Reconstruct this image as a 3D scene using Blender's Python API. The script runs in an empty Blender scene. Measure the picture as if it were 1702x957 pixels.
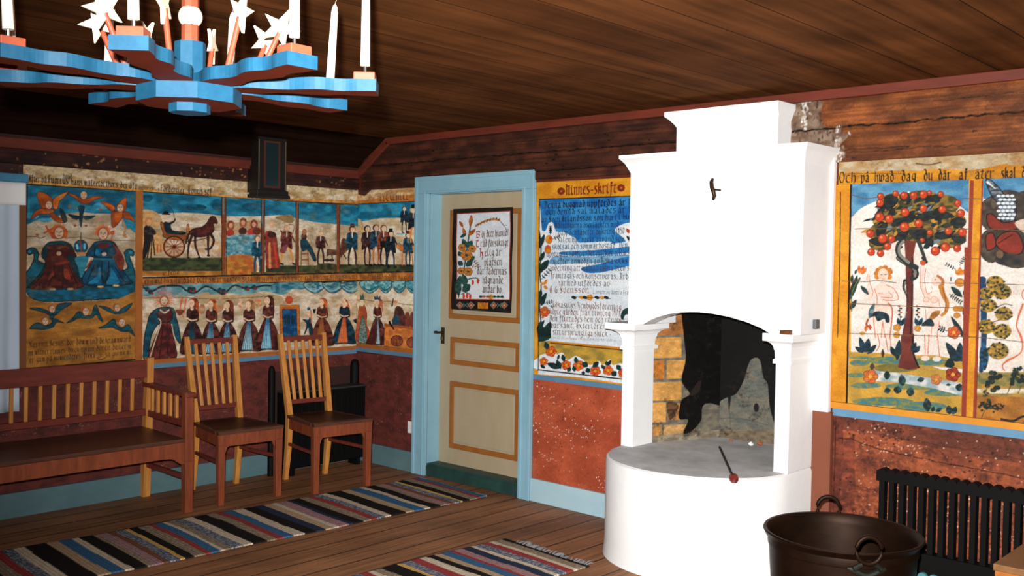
import bpy, bmesh, math, random
import numpy as np
from mathutils import Vector, Matrix

random.seed(7)
RNG = np.random.default_rng(11)
SC = bpy.context.scene
COL = SC.collection
PI = math.pi

# ------------------------------------------------------------------ camera, light, exposure
CAM = (5.7945, -4.5871, 1.5)
YAW, PITCH, ROLL, FPX = 0.7454, -0.0296, 0.016, 1641.99
IW, IH = 1702.0, 957.0


def cam_axes():
    cy, sy = math.cos(YAW), math.sin(YAW)
    cp, sp = math.cos(PITCH), math.sin(PITCH)
    f = np.array([-sy * cp, cy * cp, sp])
    r = np.array([cy, sy, 0.0])
    u = np.cross(r, f)
    cr, sr = math.cos(ROLL), math.sin(ROLL)
    return cr * r + sr * u, -sr * r + cr * u, f


AX_R, AX_U, AX_F = cam_axes()
cam_data = bpy.data.cameras.new('camera')
cam = bpy.data.objects.new('camera', cam_data)
COL.objects.link(cam)
cam.matrix_world = Matrix(((AX_R[0], AX_U[0], -AX_F[0], CAM[0]),
                           (AX_R[1], AX_U[1], -AX_F[1], CAM[1]),
                           (AX_R[2], AX_U[2], -AX_F[2], CAM[2]), (0, 0, 0, 1)))
cam_data.sensor_fit = 'HORIZONTAL'
cam_data.sensor_width = 36.0
cam_data.lens = FPX * 36.0 / IW
cam_data.clip_start = 0.02
SC.camera = cam

# the photographer's flash, a hand's breadth above the lens
fl = bpy.data.lights.new('camera_flash', 'SPOT')
fl.spot_size = math.radians(92)
fl.spot_blend = 1.0
FLASH_W = 1600.0  # W
fl.energy = FLASH_W * 1.07
fl.color = (1.0, 0.97, 0.93)
fl.shadow_soft_size = 0.02
flo = bpy.data.objects.new('camera_flash', fl)
COL.objects.link(flo)
flo.location = Vector(CAM) + Vector(AX_U) * 0.10 - Vector(AX_R) * 0.045
flo.rotation_euler = Vector(AX_F * 1.0 + AX_R * 0.16 + AX_U * 0.0).to_track_quat('-Z', 'Y').to_euler()

world = bpy.data.worlds.new('world')
SC.world = world
world.use_nodes = True
world.node_tree.nodes['Background'].inputs[0].default_value = (0.55, 0.7, 1.0, 1)
world.node_tree.nodes['Background'].inputs[1].default_value = 0.6

SC.view_settings.view_transform = 'Standard'
SC.view_settings.look = 'None'
SC.view_settings.gamma = 1.0
SC.view_settings.use_curve_mapping = False
SC.view_settings.exposure = 0.0

# ------------------------------------------------------------------ helpers: colour, material
def lin(c):
    c = np.asarray(c, float) / 255.0
    return np.where(c <= 0.04045, c / 12.92, ((c + 0.055) / 1.055) ** 2.4)


def rgb(r, g, b, k=1.0):
    """surface colour from a 0-255 colour; k = how strongly the flash reaches it"""
    v = np.clip(lin((r, g, b)) / (k * FLASH_W / 1150.0), 0, 0.9)
    return (float(v[0]), float(v[1]), float(v[2]), 1.0)


MATS = {}


def mat(name, base, rough=0.6, dark=None, scale=(6, 6, 6), amount=0.5, spots=None, spot_scale=60,
        spot_cut=0.7, bump=0.0, bump_scale=80, metal=0.0, spec=0.35, contrast=0.25, detail=5.0):
    """noise-mixed two-tone surface, optional spots, optional bump"""
    if name in MATS:
        return MATS[name]
    m = bpy.data.materials.new(name)
    m.use_nodes = True
    nt = m.node_tree
    b = nt.nodes['Principled BSDF']
    b.inputs['Roughness'].default_value = rough
    b.inputs['Metallic'].default_value = metal
    b.inputs['Specular IOR Level'].default_value = spec
    tc = nt.nodes.new('ShaderNodeTexCoord')
    colour = None
    if dark is not None:
        mp = nt.nodes.new('ShaderNodeMapping')
        mp.inputs['Scale'].default_value = scale
        nt.links.new(tc.outputs['Object'], mp.inputs[0])
        n = nt.nodes.new('ShaderNodeTexNoise')
        n.inputs['Scale'].default_value = 1.0
        n.inputs['Detail'].default_value = detail
        n.inputs['Roughness'].default_value = 0.65
        nt.links.new(mp.outputs[0], n.inputs['Vector'])
        r = nt.nodes.new('ShaderNodeValToRGB')
        r.color_ramp.elements[0].position = amount - contrast
        r.color_ramp.elements[1].position = amount + contrast
        r.color_ramp.elements[0].color = dark
        r.color_ramp.elements[1].color = base
        nt.links.new(n.outputs['Fac'], r.inputs[0])
        colour = r.outputs[0]
    if spots is not None:
        n2 = nt.nodes.new('ShaderNodeTexNoise')
        n2.inputs['Scale'].default_value = spot_scale
        n2.inputs['Detail'].default_value = 3
        nt.links.new(tc.outputs['Object'], n2.inputs['Vector'])
        n3 = nt.nodes.new('ShaderNodeTexNoise')
        n3.inputs['Scale'].default_value = spot_scale * 0.12
        nt.links.new(tc.outputs['Object'], n3.inputs['Vector'])
        ml = nt.nodes.new('ShaderNodeMath')
        ml.operation = 'MULTIPLY'
        nt.links.new(n2.outputs['Fac'], ml.inputs[0])
        nt.links.new(n3.outputs['Fac'], ml.inputs[1])
        r2 = nt.nodes.new('ShaderNodeValToRGB')
        r2.color_ramp.elements[0].position = spot_cut
        r2.color_ramp.elements[1].position = spot_cut + 0.03
        r2.color_ramp.elements[0].color = (0, 0, 0, 1)
        r2.color_ramp.elements[1].color = (1, 1, 1, 1)
        nt.links.new(ml.outputs[0], r2.inputs[0])
        mx = nt.nodes.new('ShaderNodeMix')
        mx.data_type = 'RGBA'
        nt.links.new(r2.outputs[0], mx.inputs['Factor'])
        if colour is not None:
            nt.links.new(colour, mx.inputs['A'])
        else:
            mx.inputs['A'].default_value = base
        mx.inputs['B'].default_value = spots
        colour = mx.outputs['Result']
    if colour is None:
        b.inputs['Base Color'].default_value = base
    else:
        nt.links.new(colour, b.inputs['Base Color'])
    if bump > 0:
        nb = nt.nodes.new('ShaderNodeTexNoise')
        nb.inputs['Scale'].default_value = bump_scale
        nb.inputs['Detail'].default_value = 4
        nt.links.new(tc.outputs['Object'], nb.inputs['Vector'])
        bp = nt.nodes.new('ShaderNodeBump')
        bp.inputs['Strength'].default_value = bump
        bp.inputs['Distance'].default_value = 0.004
        nt.links.new(nb.outputs['Fac'], bp.inputs['Height'])
        nt.links.new(bp.outputs[0], b.inputs['Normal'])
    MATS[name] = m
    return m


def plank_mat(name, c1, c2, seam, width, length, rough=0.6, grain=(60, 3, 60), seam_w=0.012, grain_dark=0.55, bump=0.15):
    """boards that run along Y: brick pattern for seams, stretched noise for grain"""
    m = bpy.data.materials.new(name)
    m.use_nodes = True
    nt = m.node_tree
    b = nt.nodes['Principled BSDF']
    b.inputs['Roughness'].default_value = rough
    b.inputs['Specular IOR Level'].default_value = 0.25
    tc = nt.nodes.new('ShaderNodeTexCoord')
    mp = nt.nodes.new('ShaderNodeMapping')
    mp.inputs['Rotation'].default_value = (0, 0, PI / 2)
    nt.links.new(tc.outputs['Object'], mp.inputs[0])
    br = nt.nodes.new('ShaderNodeTexBrick')
    br.inputs['Scale'].default_value = 1.0
    br.inputs['Brick Width'].default_value = length
    br.inputs['Row Height'].default_value = width
    br.inputs['Mortar Size'].default_value = seam_w * 0.35
    br.inputs['Mortar Smooth'].default_value = 0.4
    br.inputs['Color1'].default_value = c1
    br.inputs['Color2'].default_value = c2
    br.inputs['Mortar'].default_value = seam
    nt.links.new(mp.outputs[0], br.inputs['Vector'])
    mp2 = nt.nodes.new('ShaderNodeMapping')
    mp2.inputs['Scale'].default_value = grain
    nt.links.new(tc.outputs['Object'], mp2.inputs[0])
    n = nt.nodes.new('ShaderNodeTexNoise')
    n.inputs['Scale'].default_value = 1.0
    n.inputs['Detail'].default_value = 6
    nt.links.new(mp2.outputs[0], n.inputs['Vector'])
    n2 = nt.nodes.new('ShaderNodeTexNoise')
    n2.inputs['Scale'].default_value = 1.7
    n2.inputs['Detail'].default_value = 4
    nt.links.new(tc.outputs['Object'], n2.inputs['Vector'])
    ad = nt.nodes.new('ShaderNodeMath')
    ad.operation = 'MULTIPLY'
    nt.links.new(n.outputs['Fac'], ad.inputs[0])
    nt.links.new(n2.outputs['Fac'], ad.inputs[1])
    r = nt.nodes.new('ShaderNodeValToRGB')
    r.color_ramp.elements[0].position = 0.14
    r.color_ramp.elements[1].position = 0.36
    g = grain_dark
    r.color_ramp.elements[0].color = (g, g, g, 1)
    r.color_ramp.elements[1].color = (1.15, 1.15, 1.15, 1)
    nt.links.new(ad.outputs[0], r.inputs[0])
    mx = nt.nodes.new('ShaderNodeMix')
    mx.data_type = 'RGBA'
    mx.blend_type = 'MULTIPLY'
    mx.inputs['Factor'].default_value = 1.0
    nt.links.new(br.outputs['Color'], mx.inputs['A'])
    nt.links.new(r.outputs[0], mx.inputs['B'])
    nt.links.new(mx.outputs['Result'], b.inputs['Base Color'])
    bp = nt.nodes.new('ShaderNodeBump')
    bp.inputs['Strength'].default_value = bump
    bp.inputs['Distance'].default_value = 0.003
    nt.links.new(n.outputs['Fac'], bp.inputs['Height'])
    nt.links.new(bp.outputs[0], b.inputs['Normal'])
    return m


def paint_mat(name, rough=0.6, spec=0.25):
    """brush-painted colours held by the mesh, broken up by a little grain"""
    m = bpy.data.materials.new(name)
    m.use_nodes = True
    nt = m.node_tree
    b = nt.nodes['Principled BSDF']
    b.inputs['Roughness'].default_value = rough
    b.inputs['Specular IOR Level'].default_value = spec
    at = nt.nodes.new('ShaderNodeAttribute')
    at.attribute_name = 'paint'
    tc = nt.nodes.new('ShaderNodeTexCoord')
    n = nt.nodes.new('ShaderNodeTexNoise')
    n.inputs['Scale'].default_value = 130
    n.inputs['Detail'].default_value = 3
    nt.links.new(tc.outputs['Object'], n.inputs['Vector'])
    r = nt.nodes.new('ShaderNodeValToRGB')
    r.color_ramp.elements[0].position = 0.3
    r.color_ramp.elements[1].position = 0.7
    r.color_ramp.elements[0].color = (0.82, 0.82, 0.82, 1)
    r.color_ramp.elements[1].color = (1.08, 1.08, 1.08, 1)
    nt.links.new(n.outputs['Fac'], r.inputs[0])
    mx = nt.nodes.new('ShaderNodeMix')
    mx.data_type = 'RGBA'
    mx.blend_type = 'MULTIPLY'
    mx.inputs['Factor'].default_value = 1.0
    nt.links.new(at.outputs['Color'], mx.inputs['A'])
    nt.links.new(r.outputs[0], mx.inputs['B'])
    nt.links.new(mx.outputs['Result'], b.inputs['Base Color'])
    return m


# ------------------------------------------------------------------ helpers: meshes
class MB:
    def __init__(s):
        s.v, s.f = [], []

    def add(s, verts, faces):
        o = len(s.v)
        s.v += [tuple(map(float, p)) for p in verts]
        s.f += [tuple(i + o for i in q) for q in faces]
        return s

    def box(s, x0, y0, z0, x1, y1, z1):
        x0, x1 = sorted((x0, x1)); y0, y1 = sorted((y0, y1)); z0, z1 = sorted((z0, z1))
        return s.add([(x0, y0, z0), (x1, y0, z0), (x1, y1, z0), (x0, y1, z0), (x0, y0, z1), (x1, y0, z1), (x1, y1, z1), (x0, y1, z1)],
                     [(0, 3, 2, 1), (4, 5, 6, 7), (0, 1, 5, 4), (1, 2, 6, 5), (2, 3, 7, 6), (3, 0, 4, 7)])

    def hexa(s, bot, top):
        """eight corners: bottom loop, top loop (both counter-clockwise from above)"""
        return s.add(list(bot) + list(top), [(3, 2, 1, 0), (4, 5, 6, 7), (0, 1, 5, 4), (1, 2, 6, 5), (2, 3, 7, 6), (3, 0, 4, 7)])

    def bar(s, a, b, w, d, w2=None, d2=None, up=(1, 0, 0)):
        """square bar from a to b; w along 'up' cross axis, d along up"""
        a, b = Vector(a), Vector(b)
        t = (b - a).normalized()
        u = Vector(up)
        side = t.cross(u).normalized()
        u = side.cross(t).normalized()
        w2 = w if w2 is None else w2
        d2 = d if d2 is None else d2
        q = []
        for p, ww, dd in ((a, w, d), (b, w2, d2)):
            for sx, sy in ((-1, -1), (1, -1), (1, 1), (-1, 1)):
                q.append(p + side * (sx * ww / 2) + u * (sy * dd / 2))
        s.add(q, [(0, 1, 2, 3), (7, 6, 5, 4), (4, 5, 1, 0), (5, 6, 2, 1), (6, 7, 3, 2), (7, 4, 0, 3)])
        return s

    def tube(s, path, r, n=10, closed=False, caps=True):
        path = [Vector(p) for p in path]
        m = len(path)
        rr = r if isinstance(r, (list, tuple)) else [r] * m
        rings = []
        ref = None
        for i, p in enumerate(path):
            if closed:
                t = (path[(i + 1) % m] - path[i - 1]).normalized()
            else:
                t = (path[min(i + 1, m - 1)] - path[max(i - 1, 0)]).normalized()
            if ref is None:
                ref = Vector((0, 0, 1)) if abs(t.z) < 0.9 else Vector((1, 0, 0))
            a = t.cross(ref).normalized()
            b = t.cross(a).normalized()
            ref = a.cross(t) * 1.0 if False else ref
            rings.append([p + a * (rr[i] * math.cos(2 * PI * k / n)) + b * (rr[i] * math.sin(2 * PI * k / n)) for k in range(n)])
        o = len(s.v)
        for rg in rings:
            s.v += [tuple(q) for q in rg]
        cnt = m if closed else m - 1
        for i in range(cnt):
            for k in range(n):
                a0 = o + i * n + k
                a1 = o + i * n + (k + 1) % n
                b0 = o + ((i + 1) % m) * n + k
                b1 = o + ((i + 1) % m) * n + (k + 1) % n
                s.f.append((a0, a1, b1, b0))
        if caps and not closed:
            s.f.append(tuple(o + k for k in range(n))[::-1])
            s.f.append(tuple(o + (m - 1) * n + k for k in range(n)))
        return s

    def lathe(s, prof, n=32, c=(0, 0, 0), sx=1.0, sy=1.0, caps=True):
        o = len(s.v)
        for (r, z) in prof:
            for k in range(n):
                a = 2 * PI * k / n
                s.v.append((c[0] + sx * r * math.cos(a), c[1] + sy * r * math.sin(a), c[2] + z))
        m = len(prof)
        for i in range(m - 1):
            for k in range(n):
                s.f.append((o + i * n + k, o + i * n + (k + 1) % n, o + (i + 1) * n + (k + 1) % n, o + (i + 1) * n + k))
        if caps:
            s.f.append(tuple(o + k for k in range(n))[::-1])
            s.f.append(tuple(o + (m - 1) * n + k for k in range(n)))
        return s

    def prism(s, poly, axis, a, b):
        """2-D polygon extruded between a and b along axis (0: poly=(y,z), 1: poly=(x,z), 2: poly=(x,y))"""
        def mk(p, t):
            return (t, p[0], p[1]) if axis == 0 else ((p[0], t, p[1]) if axis == 1 else (p[0], p[1], t))
        n = len(poly)
        vs = [mk(p, a) for p in poly] + [mk(p, b) for p in poly]
        fs = [tuple(range(n))[::-1], tuple(range(n, 2 * n))] + [(i, (i + 1) % n, n + (i + 1) % n, n + i) for i in range(n)]
        return s.add(vs, fs)

    def flare(s, x0, y0, x1, y1, levels):
        """stack of rectangles: levels = [(z, grow_left, grow_front, grow_right)], the back stays on y1"""
        o = len(s.v)
        for z, gl, gf, gr in levels:
            s.v += [(x0 - gl, y0 - gf, z), (x1 + gr, y0 - gf, z), (x1 + gr, y1, z), (x0 - gl, y1, z)]
        for i in range(len(levels) - 1):
            for k in range(4):
                s.f.append((o + 4 * i + k, o + 4 * i + (k + 1) % 4, o + 4 * i + 4 + (k + 1) % 4, o + 4 * i + 4 + k))
        e = o + 4 * (len(levels) - 1)
        s.f.append((o + 3, o + 2, o + 1, o))
        s.f.append((e, e + 1, e + 2, e + 3))
        return s

    def build(s, name, material, parent=None, bevel=0.0, smooth=False, loc=None):
        me = bpy.data.meshes.new(name)
        me.from_pydata(s.v, [], s.f)
        bm = bmesh.new()
        bm.from_mesh(me)
        bmesh.ops.recalc_face_normals(bm, faces=bm.faces)
        bm.to_mesh(me)
        bm.free()
        ob = bpy.data.objects.new(name, me)
        COL.objects.link(ob)
        for mm in (material if isinstance(material, (list, tuple)) else [material]):
            me.materials.append(mm)
        if smooth:
            me.polygons.foreach_set('use_smooth', [True] * len(me.polygons))
            md = ob.modifiers.new('edges', 'EDGE_SPLIT')
            md.split_angle = math.radians(38)
        if bevel > 0:
            md = ob.modifiers.new('bevel', 'BEVEL')
            md.width = bevel
            md.segments = 2
            md.limit_method = 'ANGLE'
            md.angle_limit = math.radians(35)
        if parent is not None:
            ob.parent = parent
        if loc is not None:
            ob.location = loc
        return ob


def tag(o, label=None, cat=None, group=None, kind=None):
    if label: o['label'] = label
    if cat: o['category'] = cat
    if group: o['group'] = group
    if kind: o['kind'] = kind
    return o


def thing(name, label, cat, loc=(0, 0, 0), rz=0.0, group=None):
    o = bpy.data.objects.new(name, None)
    COL.objects.link(o)
    o.location = loc
    o.rotation_euler = (0, 0, rz)
    o.empty_display_size = 0.1
    return tag(o, label, cat, group)


def struct(o):
    o['kind'] = 'structure'
    return o


def copy_tree(o, parent=None):
    c = o.copy()
    COL.objects.link(c)
    if parent is not None:
        c.parent = parent
    for ch in list(o.children):
        copy_tree(ch, c)
    return c

# ------------------------------------------------------------------ painted surfaces
def value_noise(h, w, sy, sx, seed):
    r = np.random.default_rng(seed)
    gh, gw = max(2, int(h / sy) + 2), max(2, int(w / sx) + 2)
    g = r.random((gh, gw))
    y = np.linspace(0, gh - 1.001, h); x = np.linspace(0, gw - 1.001, w)
    yi = y.astype(int); xi = x.astype(int)
    fy = (y - yi)[:, None]; fx = (x - xi)[None]
    fy = fy * fy * (3 - 2 * fy); fx = fx * fx * (3 - 2 * fx)
    a = g[yi][:, xi]; b = g[yi][:, xi + 1]; c = g[yi + 1][:, xi]; d = g[yi + 1][:, xi + 1]
    return (a * (1 - fx) + b * fx) * (1 - fy) + (c * (1 - fx) + d * fx) * fy


FONT = {
    'a': '16 27 37 46 43 53;45 25 14 23 33 44', 'b': '19 14 23 33 44 46 37 17', 'c': '47 27 16 14 23 43',
    'd': '09 29 46 44 33 23 14 16 27 46', 'e': '14 36 47 27 16 14 23 43', 'f': '49 38 29 22 11;17 47',
    'g': '47 27 16 14 24 43;47 42 31 11', 'h': '19 13;16 37 46 43 32', 'i': '07 17 14 23 33;18 28', 'j': '17 12 01;18 28',
    'k': '19 13;15 37 46 35 15;35 53', 'l': '19 14 23 33', 'm': '07 17 13;16 37 33;36 57 53 63', 'n': '07 17 13;16 37 47 43 53',
    'o': '27 16 14 23 33 44 46 37 27', 'p': '07 17 11;16 37 46 44 33 13', 'q': '47 27 16 14 23 43;47 41', 'r': '07 17 13 23;16 37 47',
    's': '47 37 17 16 35 44 33 13', 't': '28 14 23 33;07 37', 'u': '07 17 14 23 44;47 43 53', 'v': '07 17 14 23 44 46 37',
    'w': '07 17 14 23 34;37 34 43 64 66 57', 'x': '07 17 43 53;47 13', 'y': '07 17 14 23 44;47 42 21', 'z': '17 47 13 43',
    'A': '08 29 23 03;29 48 43 53;25 45', 'B': '09 19 13;19 39 48 36 16;36 45 44 33 13', 'C': '49 29 17 15 23 43;38 34',
    'D': '09 39 58 54 33 13;28 24', 'E': '49 29 17 15 23 43;16 46;38 34', 'F': '49 19 13;16 36', 'G': '49 29 17 15 23 43 46 36',
    'H': '09 29 23;26 46 53 41', 'J': '09 39 28 24 13 03', 'L': '39 28 14 03 53', 'M': '09 19 13;18 38 33;38 58 53 63',
    'N': '09 19 13;18 48 43 53', 'O': '29 17 15 23 43 55 57 49 29', 'P': '09 19 11;19 39 48 46 35 15', 'S': '49 29 18 17 35 44 33 13;38 34',
    'T': '09 49;38 18 16 14 23 43', 'V': '09 19 14 23 44;49 43', 'X': '09 53;49 13', '1': '18 29 23', '8': '27 18 29 38 27 15 24 35 27',
    '9': '38 29 18 27 38 33', '7': '19 49 23', '5': '49 19 17 37 46 44 33 13', '0': '29 17 15 23 34 48 29', '-': '15 45', '.': '13 23',
    '!': '19 15;13 14', ',': '13 22',
}
FONT['å'] = FONT['a'] + ';28 39 38 28'
FONT['ä'] = FONT['a'] + ';18 28;38 48'
FONT['ö'] = FONT['o'] + ';18 28;38 48'


class Paint:
    """a painted surface: shapes are given in photo coordinates and land on the wall they were painted on"""

    def __init__(s, org, ux, uy, W, H, cell, base, ss=2):
        s.o = np.array(org, float); s.ux = np.array(ux, float); s.uy = np.array(uy, float)
        s.n = np.cross(s.ux, s.uy); s.n /= np.linalg.norm(s.n)
        s.W, s.H, s.cell, s.ss = W, H, cell, ss
        s.nx, s.ny = int(round(W / cell)), int(round(H / cell))
        s.c = cell / ss
        s.img = np.empty((s.ny * ss, s.nx * ss, 3)); s.img[:] = np.array(base) / 255.0
        s.fr = (0, 0, 1.0)
        s.mpp = 0.004

    def frame(s, x0, y0, sc):
        s.fr = (x0, y0, sc)
        c = s.o + s.ux * s.W / 2 + s.uy * s.H / 2
        d = c - np.array(CAM)
        s.mpp = float(d @ AX_F) / FPX / sc
        return s

    def uv(s, pts):
        p = np.asarray(pts, float)
        px = s.fr[0] + p[:, 0] / s.fr[2]; py = s.fr[1] + p[:, 1] / s.fr[2]
        d = AX_F[None] + ((px - IW / 2) / FPX)[:, None] * AX_R - ((py - IH / 2) / FPX)[:, None] * AX_U
        o = np.array(CAM)
        t = ((s.o - o) @ s.n) / (d @ s.n)
        q = o + t[:, None] * d - s.o
        return np.stack([q @ s.ux, q @ s.uy], 1)

    # --- fills, in surface metres
    def _win(s, u0, v0, u1, v1):
        h, w = s.img.shape[:2]
        i0 = max(0, int(v0 / s.c) - 1); i1 = min(h, int(v1 / s.c) + 2)
        j0 = max(0, int(u0 / s.c) - 1); j1 = min(w, int(u1 / s.c) + 2)
        if i1 <= i0 or j1 <= j0: return None
        V, U = np.mgrid[i0:i1, j0:j1]
        return i0, i1, j0, j1, (U + 0.5) * s.c, (V + 0.5) * s.c

    def fill_uv(s, P, c, c2=None, nz=0.03):
        P = np.asarray(P, float)
        w = s._win(P[:, 0].min(), P[:, 1].min(), P[:, 0].max(), P[:, 1].max())
        if w is None: return s
        i0, i1, j0, j1, U, V = w
        ins = np.zeros(U.shape, bool)
        for k in range(len(P)):
            x1, y1 = P[k - 1]; x2, y2 = P[k]
            if y1 == y2: continue
            cr = ((V < y1) != (V < y2)) & (U < (x2 - x1) * (V - y1) / (y2 - y1) + x1)
            ins ^= cr
        sub = s.img[i0:i1, j0:j1]
        col = np.array(c) / 255.0
        if c2 is not None:
            n = value_noise(i1 - i0, j1 - j0, nz / s.c, nz * 1.8 / s.c, int(abs(P.sum() * 1e4)) % 99991)
            n = np.clip((n - 0.25) / 0.5, 0, 1)[..., None]
            full = col * (1 - n) + np.array(c2) / 255.0 * n
            sub[ins] = full[ins]
        else:
            sub[ins] = col
        return s

    def cap_uv(s, a, b, ra, rb, c):
        m = max(ra, rb)
        w = s._win(min(a[0], b[0]) - m, min(a[1], b[1]) - m, max(a[0], b[0]) + m, max(a[1], b[1]) + m)
        if w is None: return
        i0, i1, j0, j1, U, V = w
        dx, dy = b[0] - a[0], b[1] - a[1]
        L = dx * dx + dy * dy + 1e-12
        t = np.clip(((U - a[0]) * dx + (V - a[1]) * dy) / L, 0, 1)
        d2 = (U - a[0] - t * dx) ** 2 + (V - a[1] - t * dy) ** 2
        s.img[i0:i1, j0:j1][d2 < (ra + (rb - ra) * t) ** 2] = np.array(c) / 255.0

    @staticmethod
    def smooth(P, closed=True, k=5):
        P = np.asarray(P, float)
        n = len(P)
        out = []
        rng = range(n) if closed else range(n - 1)
        for i in rng:
            if closed:
                p0, p1, p2, p3 = P[i - 1], P[i], P[(i + 1) % n], P[(i + 2) % n]
            else:
                p0, p1, p2, p3 = P[max(i - 1, 0)], P[i], P[i + 1], P[min(i + 2, n - 1)]
            for j in range(k):
                t = j / k
                out.append(0.5 * (2 * p1 + (p2 - p0) * t + (2 * p0 - 5 * p1 + 4 * p2 - p3) * t * t + (3 * p1 - p0 - 3 * p2 + p3) * t ** 3))
        if not closed: out.append(P[-1])
        return np.array(out)

    # --- fills, in photo coordinates of the current frame
    def poly(s, pts, c, c2=None, nz=0.03, ol=None, ow=3, sm=False):
        P = s.uv(pts)
        if sm: P = s.smooth(P)
        s.fill_uv(P, c, c2, nz)
        if ol is not None:
            r = ow * s.mpp / 2
            for i in range(len(P)): s.cap_uv(P[i - 1], P[i], r, r, ol)
        return s

    def blob(s, pts, c, c2=None, nz=0.03, ol=None, ow=3):
        return s.poly(pts, c, c2, nz, ol, ow, True)

    def rect(s, x0, y0, x1, y1, c, c2=None, nz=0.03):
        return s.poly([(x0, y0), (x1, y0), (x1, y1), (x0, y1)], c, c2, nz)

    def line(s, pts, w, c, w2=None, sm=True):
        P = s.uv(pts)
        if sm and len(P) > 2: P = s.smooth(P, False)
        n = len(P)
        w2 = w if w2 is None else w2
        for i in range(n - 1):
            ra = (w + (w2 - w) * i / (n - 1)) * s.mpp / 2
            rb = (w + (w2 - w) * (i + 1) / (n - 1)) * s.mpp / 2
            s.cap_uv(P[i], P[i + 1], ra, rb, c)
        return s

    def ell(s, x, y, rx, ry, c, c2=None, rot=0.0, ol=None, ow=3, nz=0.02):
        a = np.linspace(0, 2 * PI, 22)[:-1]
        X = rx * np.cos(a); Y = ry * np.sin(a)
        return s.poly(np.stack([x + X * math.cos(rot) - Y * math.sin(rot), y + X * math.sin(rot) + Y * math.cos(rot)], 1), c, c2, nz, ol, ow)

    def leaf(s, x0, y0, x1, y1, w, c, c2=None):
        dx, dy = x1 - x0, y1 - y0
        nx, ny = -dy, dx
        L = math.hypot(dx, dy)
        nx, ny = nx / L * w / 2, ny / L * w / 2
        return s.poly([(x0, y0), (x0 + dx * .3 + nx * .9, y0 + dy * .3 + ny * .9), (x0 + dx * .6 + nx, y0 + dy * .6 + ny), (x1, y1),
                       (x0 + dx * .6 - nx, y0 + dy * .6 - ny), (x0 + dx * .3 - nx * .9, y0 + dy * .3 - ny * .9)], c, c2, 0.01, None, 0, True)

    def text(s, x0, y0, x1, y1, xh, t, c, nib=0.24, thin=0.10, slant=0.0, fit=True):
        A, B = s.uv([(x0, y0), (x1, y1)])
        widths = []
        for ch in t:
            g = FONT.get(ch)
            widths.append(2.6 if g is None else max(int(q[0]) for st in g.split(';') for q in st.split()) + 1.25)
        tot = sum(widths)
        L = np.linalg.norm(B - A)
        e = (B - A) / L
        sy = xh * s.mpp / 4.0
        sx = L / tot if fit else sy * 0.9
        ca, sa = math.cos(0.7), math.sin(0.7)
        nb = np.array([ca, sa]) * nib * sy * 4 / 2
        r = thin * sy * 4 / 2
        pen = 0.0
        for ch, w in zip(t, widths):
            g = FONT.get(ch)
            if g:
                for st in g.split(';'):
                    q = [np.array(A + e * ((pen + int(k[0])) * sx) + np.array([slant * (int(k[1]) - 3) * sy, (int(k[1]) - 3) * sy])) for k in st.split()]
                    for a, b in zip(q[:-1], q[1:]):
                        s.fill_uv([a - nb, a + nb, b + nb, b - nb], c)
                        s.cap_uv(a, b, r, r, c)
                        s.cap_uv(b - nb, b + nb, r * .8, r * .8, c)
            pen += w
        return s

    def wear(s, amt=0.12, sy=0.02, sx=0.06, seed=1, tint=None, cut=0.72, tamt=0.6):
        h, w = s.img.shape[:2]
        n = value_noise(h, w, sy / s.c, sx / s.c, seed) * .6 + value_noise(h, w, sy / 3 / s.c, sx / 3 / s.c, seed + 1) * .4
        s.img *= (1 + (n - 0.5) * 2 * amt)[..., None]
        if tint is not None:
            m = value_noise(h, w, 0.05 / s.c, 0.08 / s.c, seed + 2) * .45 + value_noise(h, w, 0.017 / s.c, 0.023 / s.c, seed + 3) * .3 + value_noise(h, w, 0.007 / s.c, 0.009 / s.c, seed + 4) * .25
            k = np.clip((m - cut + .06) / 0.22, 0, 1)[..., None] * tamt
            s.img[:] = s.img * (1 - k) + np.array(tint) / 255.0 * k
        return s

    def mesh(s, name, material, k=1.0, thick=0.004, parent=None, relief=None):
        ny, nx, ss = s.ny, s.nx, s.ss
        im = np.clip(s.img, 0, 1)
        l = np.where(im <= 0.04045, im / 12.92, ((im + 0.055) / 1.055) ** 2.4)
        l = l.reshape(ny, ss, nx, ss, 3).mean((1, 3))
        l = np.clip(l / (k * FLASH_W / 1150.0), 0, 0.9)
        V, U = np.mgrid[0:ny, 0:nx]
        U = U / (nx - 1) * s.W; V = V / (ny - 1) * s.H
        P = s.o + U[..., None] * s.ux + V[..., None] * s.uy + s.n * thick
        if relief is not None: P = P + s.n * relief(U, V)[..., None]
        P = P.reshape(-1, 3)
        nv = nx * ny
        idx = np.arange(nv).reshape(ny, nx)
        Q = np.stack([idx[:-1, :-1], idx[:-1, 1:], idx[1:, 1:], idx[1:, :-1]], -1).reshape(-1, 4)
        # edge skirt back to the wall
        ring = np.concatenate([idx[0, :], idx[1:, -1], idx[-1, -2::-1], idx[-2:0:-1, 0]])
        back = P[ring] - s.n * (thick * 0.9)
        bi = np.arange(len(ring)) + nv
        Qs = np.stack([ring, bi, np.roll(bi, -1), np.roll(ring, -1)], -1)
        allP = np.concatenate([P, back]); allQ = np.concatenate([Q, Qs])
        colr = np.concatenate([l.reshape(-1, 3), l.reshape(-1, 3)[ring]])
        me = bpy.data.meshes.new(name)
        me.vertices.add(len(allP)); me.vertices.foreach_set('co', allP.astype(np.float32).ravel())
        me.loops.add(allQ.size); me.loops.foreach_set('vertex_index', allQ.astype(np.int32).ravel())
        me.polygons.add(len(allQ))
        me.polygons.foreach_set('loop_start', np.arange(0, allQ.size, 4, dtype=np.int32))
        me.polygons.foreach_set('loop_total', np.full(len(allQ), 4, dtype=np.int32))
        me.update()
        at = me.color_attributes.new('paint', 'FLOAT_COLOR', 'POINT')
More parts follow.
